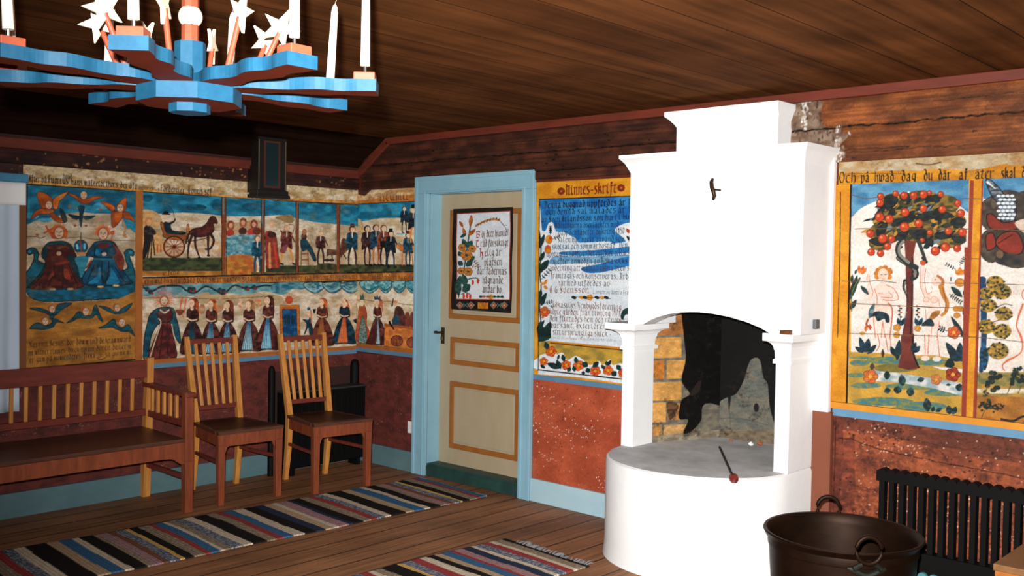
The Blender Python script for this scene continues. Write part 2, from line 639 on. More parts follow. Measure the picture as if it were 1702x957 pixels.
        rgba = np.ones((len(allP), 4), np.float32); rgba[:, :3] = colr
        at.data.foreach_set('color', rgba.ravel())
        me.validate()
        me.materials.append(material)
        ob = bpy.data.objects.new(name, me)
        COL.objects.link(ob)
        if parent is not None: ob.parent = parent
        return ob


M_PAINT = paint_mat('painted_wood', 0.65, 0.2)
M_CLOTH = paint_mat('woven_cloth', 0.95, 0.05)
# ------------------------------------------------------------------ surface colours
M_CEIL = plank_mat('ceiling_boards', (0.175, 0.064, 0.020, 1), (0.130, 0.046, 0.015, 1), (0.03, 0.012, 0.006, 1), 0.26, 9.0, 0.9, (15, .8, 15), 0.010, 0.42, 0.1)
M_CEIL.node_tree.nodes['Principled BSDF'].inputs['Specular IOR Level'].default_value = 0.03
M_SLOPE_SHADED = plank_mat('shaded_slope_boards', (0.020, 0.008, 0.004, 1), (0.015, 0.006, 0.003, 1), (0.006, 0.003, 0.002, 1), 0.22, 9.0, 0.9, (38, 1.2, 38), 0.010, 0.5, 0.1)  # ceiling boards darkened: chandelier shadow and flash falloff put into the colour
M_SLOPE_SHADED.node_tree.nodes['Principled BSDF'].inputs['Specular IOR Level'].default_value = 0.03
M_FLOOR = plank_mat('floor_boards', rgb(134, 92, 62, .52), rgb(118, 80, 52, .52), rgb(38, 24, 16), 0.165, 7.0, 0.62, (55, 2.2, 55), 0.016, 0.5, 0.25)
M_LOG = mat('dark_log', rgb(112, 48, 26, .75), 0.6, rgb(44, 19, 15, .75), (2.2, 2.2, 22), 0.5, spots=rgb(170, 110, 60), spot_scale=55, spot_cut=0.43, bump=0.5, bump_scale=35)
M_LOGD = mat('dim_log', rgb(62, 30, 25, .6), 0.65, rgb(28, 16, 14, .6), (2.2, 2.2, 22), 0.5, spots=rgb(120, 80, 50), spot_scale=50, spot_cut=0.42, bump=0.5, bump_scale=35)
M_MOULD = mat('red_moulding', rgb(118, 50, 33, .8), 0.6, rgb(84, 36, 26, .8), (4, 4, 20), 0.45)
M_REDL = mat('red_log_paint', rgb(94, 40, 34, .55), 0.75, rgb(54, 24, 22, .55), (9, 9, 16), 0.45, spots=rgb(150, 100, 80), spot_scale=75, spot_cut=0.37, bump=0.8, bump_scale=45, contrast=.14)
M_TERRA = mat('terracotta_plaster', rgb(170, 80, 50, .75), 0.85, rgb(140, 62, 40, .75), (7, 7, 7), 0.42, spots=rgb(235, 200, 180, .75), spot_scale=42, spot_cut=0.40, bump=0.5, bump_scale=55)
M_RUST = mat('rust_red_log', rgb(182, 88, 46, 1.1), 0.75, rgb(88, 42, 28, 1.1), (5, 5, 14), 0.47, spots=rgb(225, 165, 130, 1.1), spot_scale=60, spot_cut=0.41, bump=0.6, bump_scale=40)
M_BROWN = mat('brown_board_paint', rgb(152, 86, 60, 1.1), 0.7, rgb(135, 74, 50, 1.1), (6, 6, 3), 0.5)
M_BLUE = mat('pale_blue_paint', rgb(140, 184, 202, .72), 0.35, rgb(124, 170, 190, .72), (5, 5, 5), 0.45, spec=0.5)
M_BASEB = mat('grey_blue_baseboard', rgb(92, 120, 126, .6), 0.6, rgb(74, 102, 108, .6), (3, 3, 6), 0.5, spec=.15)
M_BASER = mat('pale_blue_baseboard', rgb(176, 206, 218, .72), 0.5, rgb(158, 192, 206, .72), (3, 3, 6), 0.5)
M_BANDB = mat('blue_band_paint', rgb(96, 142, 176, .8), 0.6, rgb(84, 122, 150, .8), (6, 6, 6), 0.45)
M_BANDY = mat('ochre_band_paint', rgb(216, 146, 36, .85), 0.6, rgb(186, 112, 24, .85), (8, 8, 8), 0.42)
M_BANDYL = mat('dull_ochre_paint', rgb(168, 100, 42, .6), 0.6, rgb(126, 70, 32, .6), (9, 9, 9), 0.45)
M_WHITE = mat('limewash', (0.86, 0.87, 0.88, 1), 0.9, (0.78, 0.8, 0.83, 1), (5, 5, 5), 0.35, bump=0.25, bump_scale=22, spec=0.1)
M_DOOR = mat('beige_paint', rgb(176, 162, 134, .72), 0.5, rgb(166, 150, 122, .72), (8, 8, 3), 0.5)
M_DOORM = mat('orange_brown_moulding', rgb(158, 100, 44, .72), 0.5, rgb(140, 84, 34, .72), (12, 12, 12), 0.45)
M_THRESH = mat('dark_green_threshold', rgb(34, 62, 58, .5), 0.5, rgb(22, 42, 40, .5), (9, 9, 9), 0.45)
M_IRON = mat('black_iron', (0.004, 0.004, 0.004, 1), 0.6, spec=0.10)
M_BRASS = mat('dark_bronze', rgb(70, 50, 32), 0.4, metal=0.6)
M_CONCEAL = mat('dark_timber', (0.06, 0.04, 0.03, 1), 0.9)

# ------------------------------------------------------------------ the room
RX, RY = 7.6, -6.4
TOPZ = 2.345
floor = struct(MB().box(-0.15, RY - 0.1, -0.1, RX + 0.1, 0.9, 0).build('floor', M_FLOOR))

cb = MB()
cb.box(0.335, RY - 0.1, TOPZ, RX + 0.1, 0.15, TOPZ + 0.08)
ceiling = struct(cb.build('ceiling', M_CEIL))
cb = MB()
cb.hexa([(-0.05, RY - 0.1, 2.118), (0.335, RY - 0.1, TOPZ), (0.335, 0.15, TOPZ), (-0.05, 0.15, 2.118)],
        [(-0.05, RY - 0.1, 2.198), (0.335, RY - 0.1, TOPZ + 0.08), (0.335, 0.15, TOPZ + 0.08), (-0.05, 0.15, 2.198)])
cb.build('sloped_side', M_SLOPE_SHADED, ceiling)

# left wall: red-painted timber below, murals between, dark timber above
wl = MB().box(-0.15, RY, 0, 0, 0.0, 0.79)
WY0, WY1 = -3.45, -2.44
wl2 = MB().box(-0.15, WY1, 0.79, 0, 0.0, 2.2).box(-0.15, RY, 0.79, 0, WY0, 2.2).box(-0.15, WY0, 1.86, 0, WY1, 2.2)
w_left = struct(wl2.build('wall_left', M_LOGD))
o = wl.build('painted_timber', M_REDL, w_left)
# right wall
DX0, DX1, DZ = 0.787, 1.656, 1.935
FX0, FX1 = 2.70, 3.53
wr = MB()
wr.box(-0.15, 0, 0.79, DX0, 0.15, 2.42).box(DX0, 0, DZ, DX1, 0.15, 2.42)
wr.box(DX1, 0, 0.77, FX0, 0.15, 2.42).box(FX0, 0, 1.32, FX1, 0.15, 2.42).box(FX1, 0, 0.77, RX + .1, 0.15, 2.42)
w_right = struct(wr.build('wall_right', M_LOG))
MB().box(-0.15, 0, 0, DX0, 0.15, 0.79).build('painted_timber', M_REDL, w_right)
MB().box(DX1, 0, 0, FX0, 0.15, 0.77).box(FX0, 0, 0, FX1, 0.15, 0.44).build('plaster_patch', M_TERRA, w_right)
MB().box(FX1, 0, 0, RX + .1, 0.15, 0.77).build('rust_timber', M_RUST, w_right)
wf = struct(MB().box(-0.15, RY - 0.15, 0, RX + 0.1, RY, 2.42).build('wall_front', M_CONCEAL))
ws = struct(MB().box(RX, RY, 0, RX + 0.15, 0, 2.42).build('wall_side', M_CONCEAL))

# timber courses above the murals, with the gaps between the logs
def log_course(name, axis, a, b, z0, z1, m, depth=0.02, bow=0.008, parent=None):
    pr = [(0, z0 + .004), (depth, z0 + .006), (depth + bow, z0 + (z1 - z0) * .3), (depth + bow, z0 + (z1 - z0) * .7), (depth, z1 - .006), (0, z1 - .004)]
    mb = MB()
    if axis == 1:   # runs along X on the right wall
        mb.prism([(-d, z) for d, z in pr], 0, a, b)
    else:
        mb.prism([(d, z) for d, z in pr], 1, a, b)
    return mb.build(name, m, parent)

# red mouldings under the ceiling: along the slope's foot, up the slope on the gable, along the flat
struct(MB().box(0, RY, 2.068, 0.035, 0, 2.128).build('trim_6', M_MOULD, bevel=0.006))
t7 = MB()
sl = math.hypot(.335, TOPZ - 2.11)
t7.prism([(0.02, 2.065), (0.37, 2.292), (0.335, 2.342), (0.0, 2.118)], 1, -0.03, 0)
struct(t7.build('trim_7', M_MOULD, bevel=0.005))
struct(MB().box(0.34, -0.03, 2.296, RX, 0, 2.344).build('trim_8', M_MOULD, bevel=0.005))
# low timber strips right above the mural lettering
struct(MB().box(1.76, -0.012, 1.972, 2.70, 0, 2.04).build('trim_9', M_LOG))

# baseboards
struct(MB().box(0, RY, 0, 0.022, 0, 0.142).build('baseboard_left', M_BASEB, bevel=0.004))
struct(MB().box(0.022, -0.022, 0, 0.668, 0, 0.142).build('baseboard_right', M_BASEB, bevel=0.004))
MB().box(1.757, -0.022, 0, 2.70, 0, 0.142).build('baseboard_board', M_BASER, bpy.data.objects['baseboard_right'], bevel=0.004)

# painted bands under the murals
def band(n, x0, x1, z0, z1, m, wall='R', t=0.006):
    mb = MB()
    if wall == 'R': mb.box(x0, -t, z0, x1, 0, z1)
    else: mb.box(0, x0, z0, t, x1, z1)
    return struct(mb.build('trim_%d' % n, m))

band(10, -2.36, 0.0, 0.783, 0.811, M_BANDB, 'L')
band(11, -2.36, 0.0, 0.811, 0.838, M_BANDYL, 'L')
band(12, 0.006, 0.668, 0.800, 0.828, M_BANDB)
band(13, 0.006, 0.668, 0.828, 0.858, M_BANDYL)
band(14, 1.757, 2.69, 0.757, 0.787, M_BANDB)
band(15, 3.70, RX, 0.764, 0.800, M_BANDB)
band(16, 3.69, RX, 0.800, 0.830, M_BANDY, t=0.008)

# board beside the fireplace: whitewashed above, brown below
struct(MB().box(3.605, -0.03, 0.78, 3.688, 0, 2.02).build('trim_17', M_WHITE))
struct(MB().box(3.606, -0.03, 0.0, 3.705, 0, 0.78).build('trim_18', M_BROWN))
# ------------------------------------------------------------------ door
door = MB().box(DX0, 0.105, 0.085, DX1, 0.145, DZ).build('door_1', M_DOOR)
struct(door)
fr = MB()
def casing_strip(mb, pts_in, pts_out): pass
# casing: flat board with raised inner and outer beads
fr.box(0.671, -0.028, 0, DX0, 0, DZ).box(DX1, -0.028, 0, 1.755, 0, DZ).box(0.671, -0.028, DZ, 1.755, 0, 2.042)
fr.box(0.665, -0.036, 0, 0.690, -0.028, 2.05).box(1.735, -0.036, 0, 1.761, -0.028, 2.05).box(0.69, -0.036, 2.022, 1.735, -0.028, 2.05)
fr.box(0.757, -0.034, 0, 0.772, -0.028, DZ + .015).box(1.671, -0.034, 0, 1.686, -0.028, DZ + .015).box(0.772, -0.034, DZ, 1.671, -0.028, DZ + .015)
fr.build('door_frame', M_BLUE, door, bevel=0.003)
MB().box(DX0, 0, 0.085, DX0 + .004, 0.105, DZ).box(DX1 - .004, 0, 0.085, DX1, 0.105, DZ).box(DX0, 0, DZ - .004, DX1, 0.105, DZ).build('door_reveal', M_BLUE, door)
MB().box(DX0, 0.0, 0, DX1, 0.15, 0.086).box(DX0 - .0, -0.01, 0, DX1, 0.0, 0.07).build('threshold', M_THRESH, door, bevel=0.004)
for (x0, z0, x1, z1) in ((0.885, 1.085, 1.547, 1.825), (0.905, 0.772, 1.547, 0.958), (0.906, 0.196, 1.549, 0.656)):
    mb = MB()
    w = 0.034
    for (a0, b0, a1, b1) in ((x0, z0, x1, z0 + w), (x0, z1 - w, x1, z1), (x0, z0 + w, x0 + w, z1 - w), (x1 - w, z0 + w, x1, z1 - w)):
        mb.box(a0, 0.093, b0, a1, 0.106, b1)
    pm = mb.build('panel_moulding', M_DOORM, door, bevel=0.003)
    MB().box(x0 + w + .012, 0.100, z0 + w + .012, x1 - w - .012, 0.106, z1 - w - .012).build('door_panel', M_DOOR, door, bevel=0.004)
hd = MB().box(0.806, 0.098, 0.905, 0.838, 0.106, 1.02).build('handle_plate', M_BRASS, door, bevel=0.003)
hb = MB().tube([(0.822, 0.105, 0.985), (0.822, 0.055, 0.985), (0.808, 0.052, 0.987), (0.758, 0.052, 0.982)], [0.008, 0.008, 0.010, 0.007], 10)
hb.build('handle', M_BRASS, hd, smooth=True)
MB().lathe([(0.002, -.012), (.012, -.01), (.012, .01), (.002, .012)], 12, (0.822, 0.097, 0.945)).build('keyhole_cover', M_BRASS, hd, smooth=True)

# ------------------------------------------------------------------ window with its blue head board
win = MB()
win.box(-0.10, WY0, 0.80, -0.02, WY0 + .06, 1.86).box(-0.10, WY1 - .06, 0.80, -0.02, WY1, 1.86)
win.box(-0.10, WY0, 0.80, -0.02, WY1, 0.86).box(-0.10, WY0, 1.80, -0.02, WY1, 1.86)
win.box(-0.09, -2.965, 0.86, -0.03, -2.925, 1.80).box(-0.09, WY0, 1.44, -0.03, WY1, 1.47)
M_WBLUE = mat('window_blue_paint', rgb(70, 132, 164, .6), 0.5, rgb(52, 108, 140, .6), (8, 8, 8), 0.45)
window = struct(win.build('window_1', M_WBLUE))
gm = bpy.data.materials.new('window_glass'); gm.use_nodes = True
g = gm.node_tree.nodes['Principled BSDF']
g.inputs['Transmission Weight'].default_value = 1.0; g.inputs['Roughness'].default_value = 0.02; g.inputs['Base Color'].default_value = (.95, 1, 1, 1)
MB().box(-0.065, WY0 + .06, 0.86, -0.06, WY1 - .06, 1.80).build('window_pane', gm, window)
MB().box(0.0, -3.6, 1.878, 0.085, -2.372, 1.925).build('head_board', M_WBLUE, window, bevel=0.004)
MB().box(0.0, -2.44, 0.80, 0.02, -2.36, 1.878).build('window_casing', mat('casing_brown', rgb(112, 66, 36, .6), 0.6), window)
# ------------------------------------------------------------------ murals
BLK = (18, 17, 16); TEAL = (22, 84, 98); TEALD = (14, 46, 56); TEALL = (48, 130, 150)
SKY = (34, 122, 152); SKYD = (16, 82, 108); SKYL = (88, 160, 184)
WHT = (196, 182, 162); WHD = (162, 142, 112); OCH = (172, 116, 48); OCHD = (138, 88, 34)
ROBE = (92, 38, 30); ROBD = (56, 24, 22); ORG = (190, 92, 34); ORGD = (140, 62, 26); SKIN = (205, 170, 140)
GREEN = (62, 70, 40); GRND = (34, 42, 30); UP = (0, 0, 1)

def face(p, x, y, r, c=SKIN, dark=(70, 40, 30)):
    p.ell(x, y, r * .82, r, c, ol=(120, 70, 50), ow=r * .14)
    for dx in (-.33, .33):
        p.ell(x + dx * r, y - .12 * r, r * .13, r * .09, dark)
        p.line([(x + (dx - .2) * r, y - .3 * r), (x + (dx + .2) * r, y - .32 * r)], r * .08, dark)
    p.line([(x, y - .1 * r), (x + .06 * r, y + .22 * r)], r * .08, dark)
    p.line([(x - .2 * r, y + .48 * r), (x + .2 * r, y + .48 * r)], r * .12, (150, 50, 40))

def rays(p, x, y, r0, r1, n, c, w, a0=0, a1=2 * PI):
    for i in range(n):
        a = a0 + (a1 - a0) * i / n
        L = r1 * (0.8 + 0.3 * ((i * 7) % 3) / 2)
        p.line([(x + r0 * math.cos(a), y + r0 * math.sin(a)), (x + L * math.cos(a), y + L * math.sin(a))], w, c, w * .3)

# --- the bare timber and plaster surfaces: cracks, knots, flecks
def flecks(p, box, n, cols, r0, r1, seed, clumps=8):
    rr = random.Random(seed)
    u0, v0, u1, v1 = box
    cl = [(rr.uniform(u0, u1), rr.uniform(v0, v1), rr.uniform(.02, .07)) for _ in range(clumps)]
    for i in range(n):
        if rr.random() < .6:
            a = rr.choice(cl); u, v = rr.gauss(a[0], a[2] * 1.4), rr.gauss(a[1], a[2] * .7)
        else: u, v = rr.uniform(u0, u1), rr.uniform(v0, v1)
        r = rr.uniform(r0, r1)
        p.cap_uv((u, v), (u + rr.uniform(-1, 1) * r * 1.6, v + rr.uniform(-1, 1) * r), r, r * .6, rr.choice(cols))

def crack(p, pts, w, c, seed=0, jag=.004):
    rr = random.Random(seed)
    for (a, b) in zip(pts[:-1], pts[1:]):
        n = max(2, int(math.dist(a, b) / .03)); prev = a
        for i in range(1, n + 1):
            t = i / n
            q = (a[0] + (b[0] - a[0]) * t, a[1] + (b[1] - a[1]) * t + rr.uniform(-jag, jag))
            p.cap_uv(prev, q, w * rr.uniform(.3, 1), w * rr.uniform(.3, 1), c); prev = q

def grain(p, amt, seed, sy=.006, sx=.35):
    h, w = p.img.shape[:2]
    n = value_noise(h, w, sy / p.c, sx / p.c, seed) * .5 + value_noise(h, w, sy * 4 / p.c, sx / p.c, seed + 1) * .5
    p.img *= (1 + (n - .5) * 2 * amt)[..., None]

def logs(org, ux, W, H, k, c1, c2, cracks, seed, bow=.012, fl=None, nm='log_wall', extra=None):
    p = Paint(org, ux, UP, W, H, .004, c1)
    p.fill_uv([(0, 0), (W, 0), (W, H), (0, H)], c1, c2, .05)
    grain(p, .35, seed)
    rr = random.Random(seed)
    for i in range(int(W * 5)):
        u, v = rr.uniform(0, W), rr.uniform(.02, H - .02)
        p.cap_uv((u, v), (u + rr.uniform(.005, .02), v + rr.uniform(-.004, .004)), rr.uniform(.003, .008), .003, tuple(x * .4 for x in c2))
    if fl: flecks(p, (0, 0, W, H), *fl)
    for i, (pts, w) in enumerate(cracks): crack(p, pts, w, (14, 10, 9), seed + i)
    p.wear(.14, .02, .2, seed, tuple(x * .6 for x in c2), .60, .35)
    if extra: extra(p)
    edges = sorted(v for pts, w in cracks if w > .004 for v in [sum(q[1] for q in pts) / len(pts)])
    def rel(U, V):
        e = [-.001] + edges + [H + .001]
        out = np.zeros_like(V)
        for a, b in zip(e[:-1], e[1:]):
            m = (V >= a) & (V < b)
            t = np.clip((V - a) / (b - a), 0, 1)
            out[m] = (bow * np.sqrt(np.clip(1 - (2 * t - 1) ** 4, 0, 1)))[m]
        return out
    return p.mesh(nm, M_PAINT, k, .006, relief=rel)

X_ = (1, 0, 0)
LOGR1, LOGR2 = (138, 78, 40), (108, 58, 31)
def limewash_smear(p):
    rr = random.Random(2)
    p.fill_uv(Paint.smooth([(0, 0), (.22, 0), (.30, .03), (.27, .08), (.31, .13), (.20, .17), (.16, .23), (.17, .31), (0, .31)]), (118, 92, 74), (152, 130, 112), .02)
    for i in range(90):
        u = rr.uniform(.02, .30); v = rr.uniform(0, .31)
        if v > .17 and u > .17: continue
        p.cap_uv((u, v), (u + rr.uniform(-.01, .01), v + rr.uniform(-.05, .05)), rr.uniform(.002, .009), .001, rr.choice([(96, 72, 58), (140, 116, 98), (84, 60, 48), (110, 80, 62)]))
    for i in range(60):
        v = rr.uniform(0, .31); u = (.07 if v > .17 else .245) + abs(rr.gauss(0, .022))
        p.cap_uv((u, v), (u + rr.uniform(-.01, .012), v + rr.uniform(-.015, .015)), rr.uniform(.003, .009), .002, rr.choice([(214, 204, 196), (190, 174, 160), (226, 220, 214)]))
    crack(p, [(0, .165), (.4, .168)], .006, (14, 10, 9), 5)
    p.wear(.1, .01, .02, 77)

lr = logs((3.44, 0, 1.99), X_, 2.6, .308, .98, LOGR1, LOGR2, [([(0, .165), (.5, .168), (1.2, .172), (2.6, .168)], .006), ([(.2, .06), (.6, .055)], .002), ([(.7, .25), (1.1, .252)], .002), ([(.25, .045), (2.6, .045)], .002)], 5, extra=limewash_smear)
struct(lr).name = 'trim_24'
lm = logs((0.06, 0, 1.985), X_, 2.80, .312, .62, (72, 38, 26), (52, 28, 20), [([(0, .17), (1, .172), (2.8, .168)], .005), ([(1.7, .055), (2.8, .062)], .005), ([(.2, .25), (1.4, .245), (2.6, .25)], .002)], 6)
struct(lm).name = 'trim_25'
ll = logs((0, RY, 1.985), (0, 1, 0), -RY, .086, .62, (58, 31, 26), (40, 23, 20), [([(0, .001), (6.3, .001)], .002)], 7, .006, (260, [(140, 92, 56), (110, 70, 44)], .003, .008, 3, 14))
struct(ll).name = 'trim_26'

pp = Paint((1.757, 0, 0.14), X_, UP, 0.93, 0.618, .0028, (176, 84, 56))
pp.fill_uv([(0, 0), (1, 0), (1, 1), (0, 1)], (176, 84, 56), (156, 70, 46), .08)
pp.wear(.08, .02, .03, 3)
flecks(pp, (0, 0, .7, .6), 230, [(236, 206, 192), (216, 166, 146), (244, 226, 214)], .0010, .0034, 11, 9)
flecks(pp, (0, 0, .7, .6), 150, [(52, 28, 22), (30, 20, 18), (90, 40, 30)], .001, .0038, 12, 12)
struct(pp.mesh('trim_27', M_PAINT, .68))
pp = Paint((3.705, 0, 0.0), X_, UP, 1.9, 0.766, .0032, (196, 96, 54))
pp.fill_uv([(0, 0), (2, 0), (2, 1), (0, 1)], (166, 86, 54), (134, 68, 44), .05)
pp.fill_uv([(0, .70), (.3, .69), (.6, .66), (1.9, .64), (1.9, .766), (0, .766)], (128, 66, 46), (104, 54, 40), .04)
pp.fill_uv([(.0, .766), (.05, .766), (.06, .4), (.10, .0), (.0, .0)], (132, 66, 46), (110, 52, 38), .03)
pp.fill_uv([(.05, .65), (.11, .68), (.12, .4), (.10, .0), (.04, 0)], (110, 54, 40), (150, 74, 50), .02)
pp.wear(.2, .012, .02, 5, (66, 34, 28), .60, .7)
flecks(pp, (.1, .3, 1.2, .75), 420, [(230, 176, 146), (222, 150, 116), (240, 206, 184)], .001, .0036, 21, 14)
flecks(pp, (0, .2, 1.2, .75), 420, [(60, 34, 28), (40, 26, 24), (90, 44, 34)], .001, .005, 22, 16)
for _q in (([(.03, .655), (.10, .66), (.2, .635), (.4, .615), (.7, .60), (1.9, .56)], .0028), ([(.10, .44), (.22, .435)], .0016), ([(.015, .766), (.013, .3)], .002), ([(.05, .66), (.05, .63)], .004), ([(.25, .70), (.9, .668)], .0012)): crack(pp, _q[0], _q[1], (26, 16, 14), 3)
struct(pp.mesh('trim_28', M_PAINT, 1.0))

# --- tall panel: two robed figures on a boat-shaped bench, winged heads above and below
def tall_panel():
    p = Paint((0, -2.352, 0.838), (0, 1, 0), UP, 0.645, 1.036, 0.0033, WHT)
    p.frame(40, 300, 8.51)
    p.rect(-40, 0, 1680, 1200, WHT, WHD, 0.05)
    p.blob([(-60, -40), (1750, -40), (1750, 700), (1560, 740), (1420, 600), (1250, 480), (1000, 470), (800, 450), (600, 470), (420, 520), (200, 560), (-60, 600)], SKY, SKYD, 0.03)
    for q in ((120, 500, 90, 40), (900, 400, 160, 40), (1100, 360, 130, 50), (1450, 620, 80, 60), (300, 560, 100, 30)):
        p.ell(*q, SKYL, SKY)
    W2 = ORG; D2 = ORGD
    o = dict(ol=(70, 34, 20), ow=9)
    # winged heads at the top
    p.blob([(180, 200), (230, 160), (340, 210), (410, 300), (330, 400), (250, 390), (210, 300)], W2, D2, **o)
    p.blob([(400, 300), (450, 230), (620, 160), (560, 240), (500, 300), (470, 400), (420, 400)], W2, (200, 130, 60), **o)
    p.blob([(90, 560), (140, 460), (230, 400), (420, 410), (380, 470), (230, 480), (150, 520)], W2, D2, **o)
    p.blob([(370, 470), (430, 470), (520, 540), (600, 540), (560, 600), (450, 580), (380, 520)], W2, D2, **o)
    p.blob([(500, 390), (560, 430), (610, 560), (560, 600), (510, 500)], (70, 46, 40), TEALD)
    face(p, 350, 350, 58)
    p.blob([(600, 190), (700, 200), (790, 250), (880, 260), (980, 225), (1120, 235), (1000, 270), (900, 330), (800, 320), (700, 240)], W2, D2, **o)
    face(p, 838, 210, 56)
    p.blob([(1070, 295), (1190, 320), (1270, 370), (1260, 440), (1190, 410), (1120, 340)], W2, D2, **o)
    p.blob([(1300, 360), (1350, 300), (1430, 240), (1440, 360), (1400, 440), (1310, 420)], W2, D2, **o)
    p.blob([(1240, 440), (1400, 450), (1360, 560), (1270, 660), (1235, 650), (1225, 540)], W2, D2, **o)
    p.blob([(1390, 450), (1480, 460), (1560, 590), (1500, 560), (1400, 530)], W2, D2, **o)
    face(p, 1350, 390, 56)
    # dark bird
    p.blob([(760, 370), (850, 370), (830, 460), (820, 560), (800, 660), (775, 560), (780, 460)], TEALD, (20, 60, 80), ol=BLK, ow=8)
    p.blob([(780, 510), (700, 490), (620, 480), (680, 540), (750, 555)], TEALD, ol=BLK, ow=6)
    p.blob([(830, 510), (910, 500), (1000, 500), (930, 545), (860, 555)], TEALD, (30, 90, 100), ol=BLK, ow=6)
    for x, y in ((640, 370), (1075, 410), (870, 640), (185, 770), (1410, 770), (715, 640)):
        p.ell(x, y, 22, 18, (150, 80, 50))
    p.line([(1380, 560), (1420, 680), (1400, 780), (1440, 800)], 30, (176, 130, 80))
    # left figure: hair, cross, halo
    p.blob([(380, 800), (370, 700), (440, 630), (540, 640), (610, 710), (600, 800), (540, 820), (440, 830)], (196, 96, 40), (150, 66, 30))
    rays(p, 490, 740, 90, 130, 16, (196, 90, 36), 14, -3.0, 0.2)
    p.line([(290, 740), (400, 680)], 26, (176, 72, 34)); p.line([(310, 650), (380, 770)], 26, (176, 72, 34))
    face(p, 492, 740, 82)
    rays(p, 1110, 740, 75, 135, 22, (206, 92, 36), 16, -3.4, 0.4)
    p.ell(1110, 730, 96, 90, (196, 100, 44))
    face(p, 1110, 755, 84)
    p.line([(1240, 780), (1215, 880)], 16, (190, 100, 60)); p.ell(1245, 740, 40, 30, (170, 84, 50), (210, 170, 140))
    # orb
    p.line([(800, 740), (795, 850)], 14, TEALD)
    p.frame(40, 400, 8.51)
    # bench with scrolled ends
    p.blob([(20, 480), (90, 370), (140, 250), (130, 180), (70, 200), (36, 150), (80, 105), (160, 110), (210, 190), (230, 300), (700, 420), (1400, 420), (1420, 250), (1410, 160), (1480, 115), (1545, 160), (1530, 215), (1480, 210), (1520, 330), (1560, 470), (1560, 800), (1300, 815), (900, 840), (420, 860), (180, 840), (60, 770), (20, 640)],
           (16, 66, 78), (20, 96, 116), 0.02, ol=BLK, ow=14)
    p.ell(80, 155, 22, 20, TEALL); p.ell(1495, 165, 26, 24, TEALL)
    # left robe and cloak
    p.blob([(250, 230), (262, 120), (340, 30), (440, 10), (560, 10), (660, 60), (710, 160), (740, 240), (790, 470), (840, 640), (560, 690), (80, 670), (70, 640), (240, 440), (300, 300)], TEALD, (18, 62, 72), ol=BLK, ow=12)
    p.blob([(330, 190), (340, 80), (440, 60), (600, 60), (660, 120), (740, 215), (640, 200), (600, 230), (650, 330), (720, 480), (820, 640), (700, 670), (560, 660), (440, 690), (300, 690), (90, 665), (250, 480), (310, 330), (300, 260)], ROBE, ROBD, 0.02, ol=(38, 18, 16), ow=8)
    for q in ([(430, 350), (400, 500), (330, 660)], [(540, 350), (550, 520), (530, 690)], [(620, 330), (700, 500), (760, 650)], [(300, 440), (180, 580)]):
        p.line(q, 14, (40, 18, 16))
    p.blob([(560, 410), (620, 420), (650, 540), (570, 520)], (136, 54, 38)); p.blob([(400, 430), (420, 480), (330, 560)], (126, 48, 36)); p.blob([(440, 320), (560, 290), (640, 300), (470, 345)], (120, 50, 40))
    p.ell(490, 180, 34, 30, (176, 140, 110))
    # orb between them
    p.ell(798, 85, 94, 92, (20, 60, 80), (40, 110, 150), ol=BLK, ow=12)
    p.line([(790, 0), (810, 170)], 18, (140, 60, 40)); p.line([(745, 60), (750, 110)], 26, (120, 190, 210)); p.line([(850, 50), (850, 110)], 26, (110, 180, 205))
    p.blob([(730, 170), (880, 165), (870, 200), (760, 205)], (190, 130, 80)); p.ell(845, 235, 40, 20, (200, 170, 150))
    p.blob([(720, 240), (900, 220), (860, 400), (800, 520), (760, 380)], TEALL, (34, 110, 130))
    # right figure in blue with red cloak
    p.blob([(870, 210), (960, 60), (1040, 10), (1240, 10), (1330, 130), (1400, 260), (1390, 400), (1480, 540), (1500, 610), (1100, 640), (860, 620), (820, 530), (900, 380), (980, 240)], (16, 52, 74), (14, 78, 112), 0.02, ol=BLK, ow=12)
    p.blob([(1220, 20), (1320, 110), (1400, 260), (1380, 420), (1300, 360), (1270, 220), (1290, 140)], ROBE, (120, 50, 38), ol=BLK, ow=7)
    p.blob([(1030, 40), (1200, 40), (1140, 110), (1080, 100)], ROBE); p.blob([(860, 390), (940, 270), (950, 300), (890, 380)], (120, 52, 40))
    for q in ([(1000, 100), (1010, 230), (1250, 240)], [(1100, 300), (1090, 450), (1110, 600)], [(1190, 300), (1180, 480), (1130, 600)], [(980, 360), (900, 540)], [(1280, 380), (1400, 560)]):
        p.line(q, 16, (10, 24, 34))
    for q in ([(1060, 370), (1020, 500), (900, 600), (1040, 590), (1080, 480)], [(1220, 380), (1300, 500), (1330, 600), (1160, 610), (1210, 480)], [(1020, 110), (1080, 200), (1000, 200)]):
        p.blob(q, (20, 96, 138), (30, 120, 160))
    p.line([(980, 260), (1240, 262)], 24, (30, 110, 130)); p.ell(1125, 190, 34, 26, (190, 170, 160))
    p.blob([(90, 700), (800, 690), (1500, 660), (1550, 700), (1540, 780), (900, 820), (400, 840), (120, 780)], (16, 72, 92), (18, 98, 134), 0.018)
    for x, y in ((400, 685), (1075, 648), (1290, 632), (650, 680), (1455, 800), (1550, 798)): p.ell(x, y, 46, 14, (206, 170, 120))
    # ochre field
    p.blob([(-80, 790), (60, 790), (180, 850), (420, 872), (900, 850), (1300, 826), (1700, 810), (1700, 2200), (-80, 2200)], OCH, OCHD, 0.04)
    p.frame(40, 500, 8.51)
    wing = dict(ol=BLK, ow=10)
    T1, T2 = (20, 84, 96), (16, 60, 74)
    def cher(l, hx, hy, hr):
        for w_ in l: p.blob(w_, T1, T2, 0.01, **wing)
        p.ell(hx - hr * .3, hy - hr * .4, hr, hr * .8, (150, 84, 50)); face(p, hx, hy, hr)
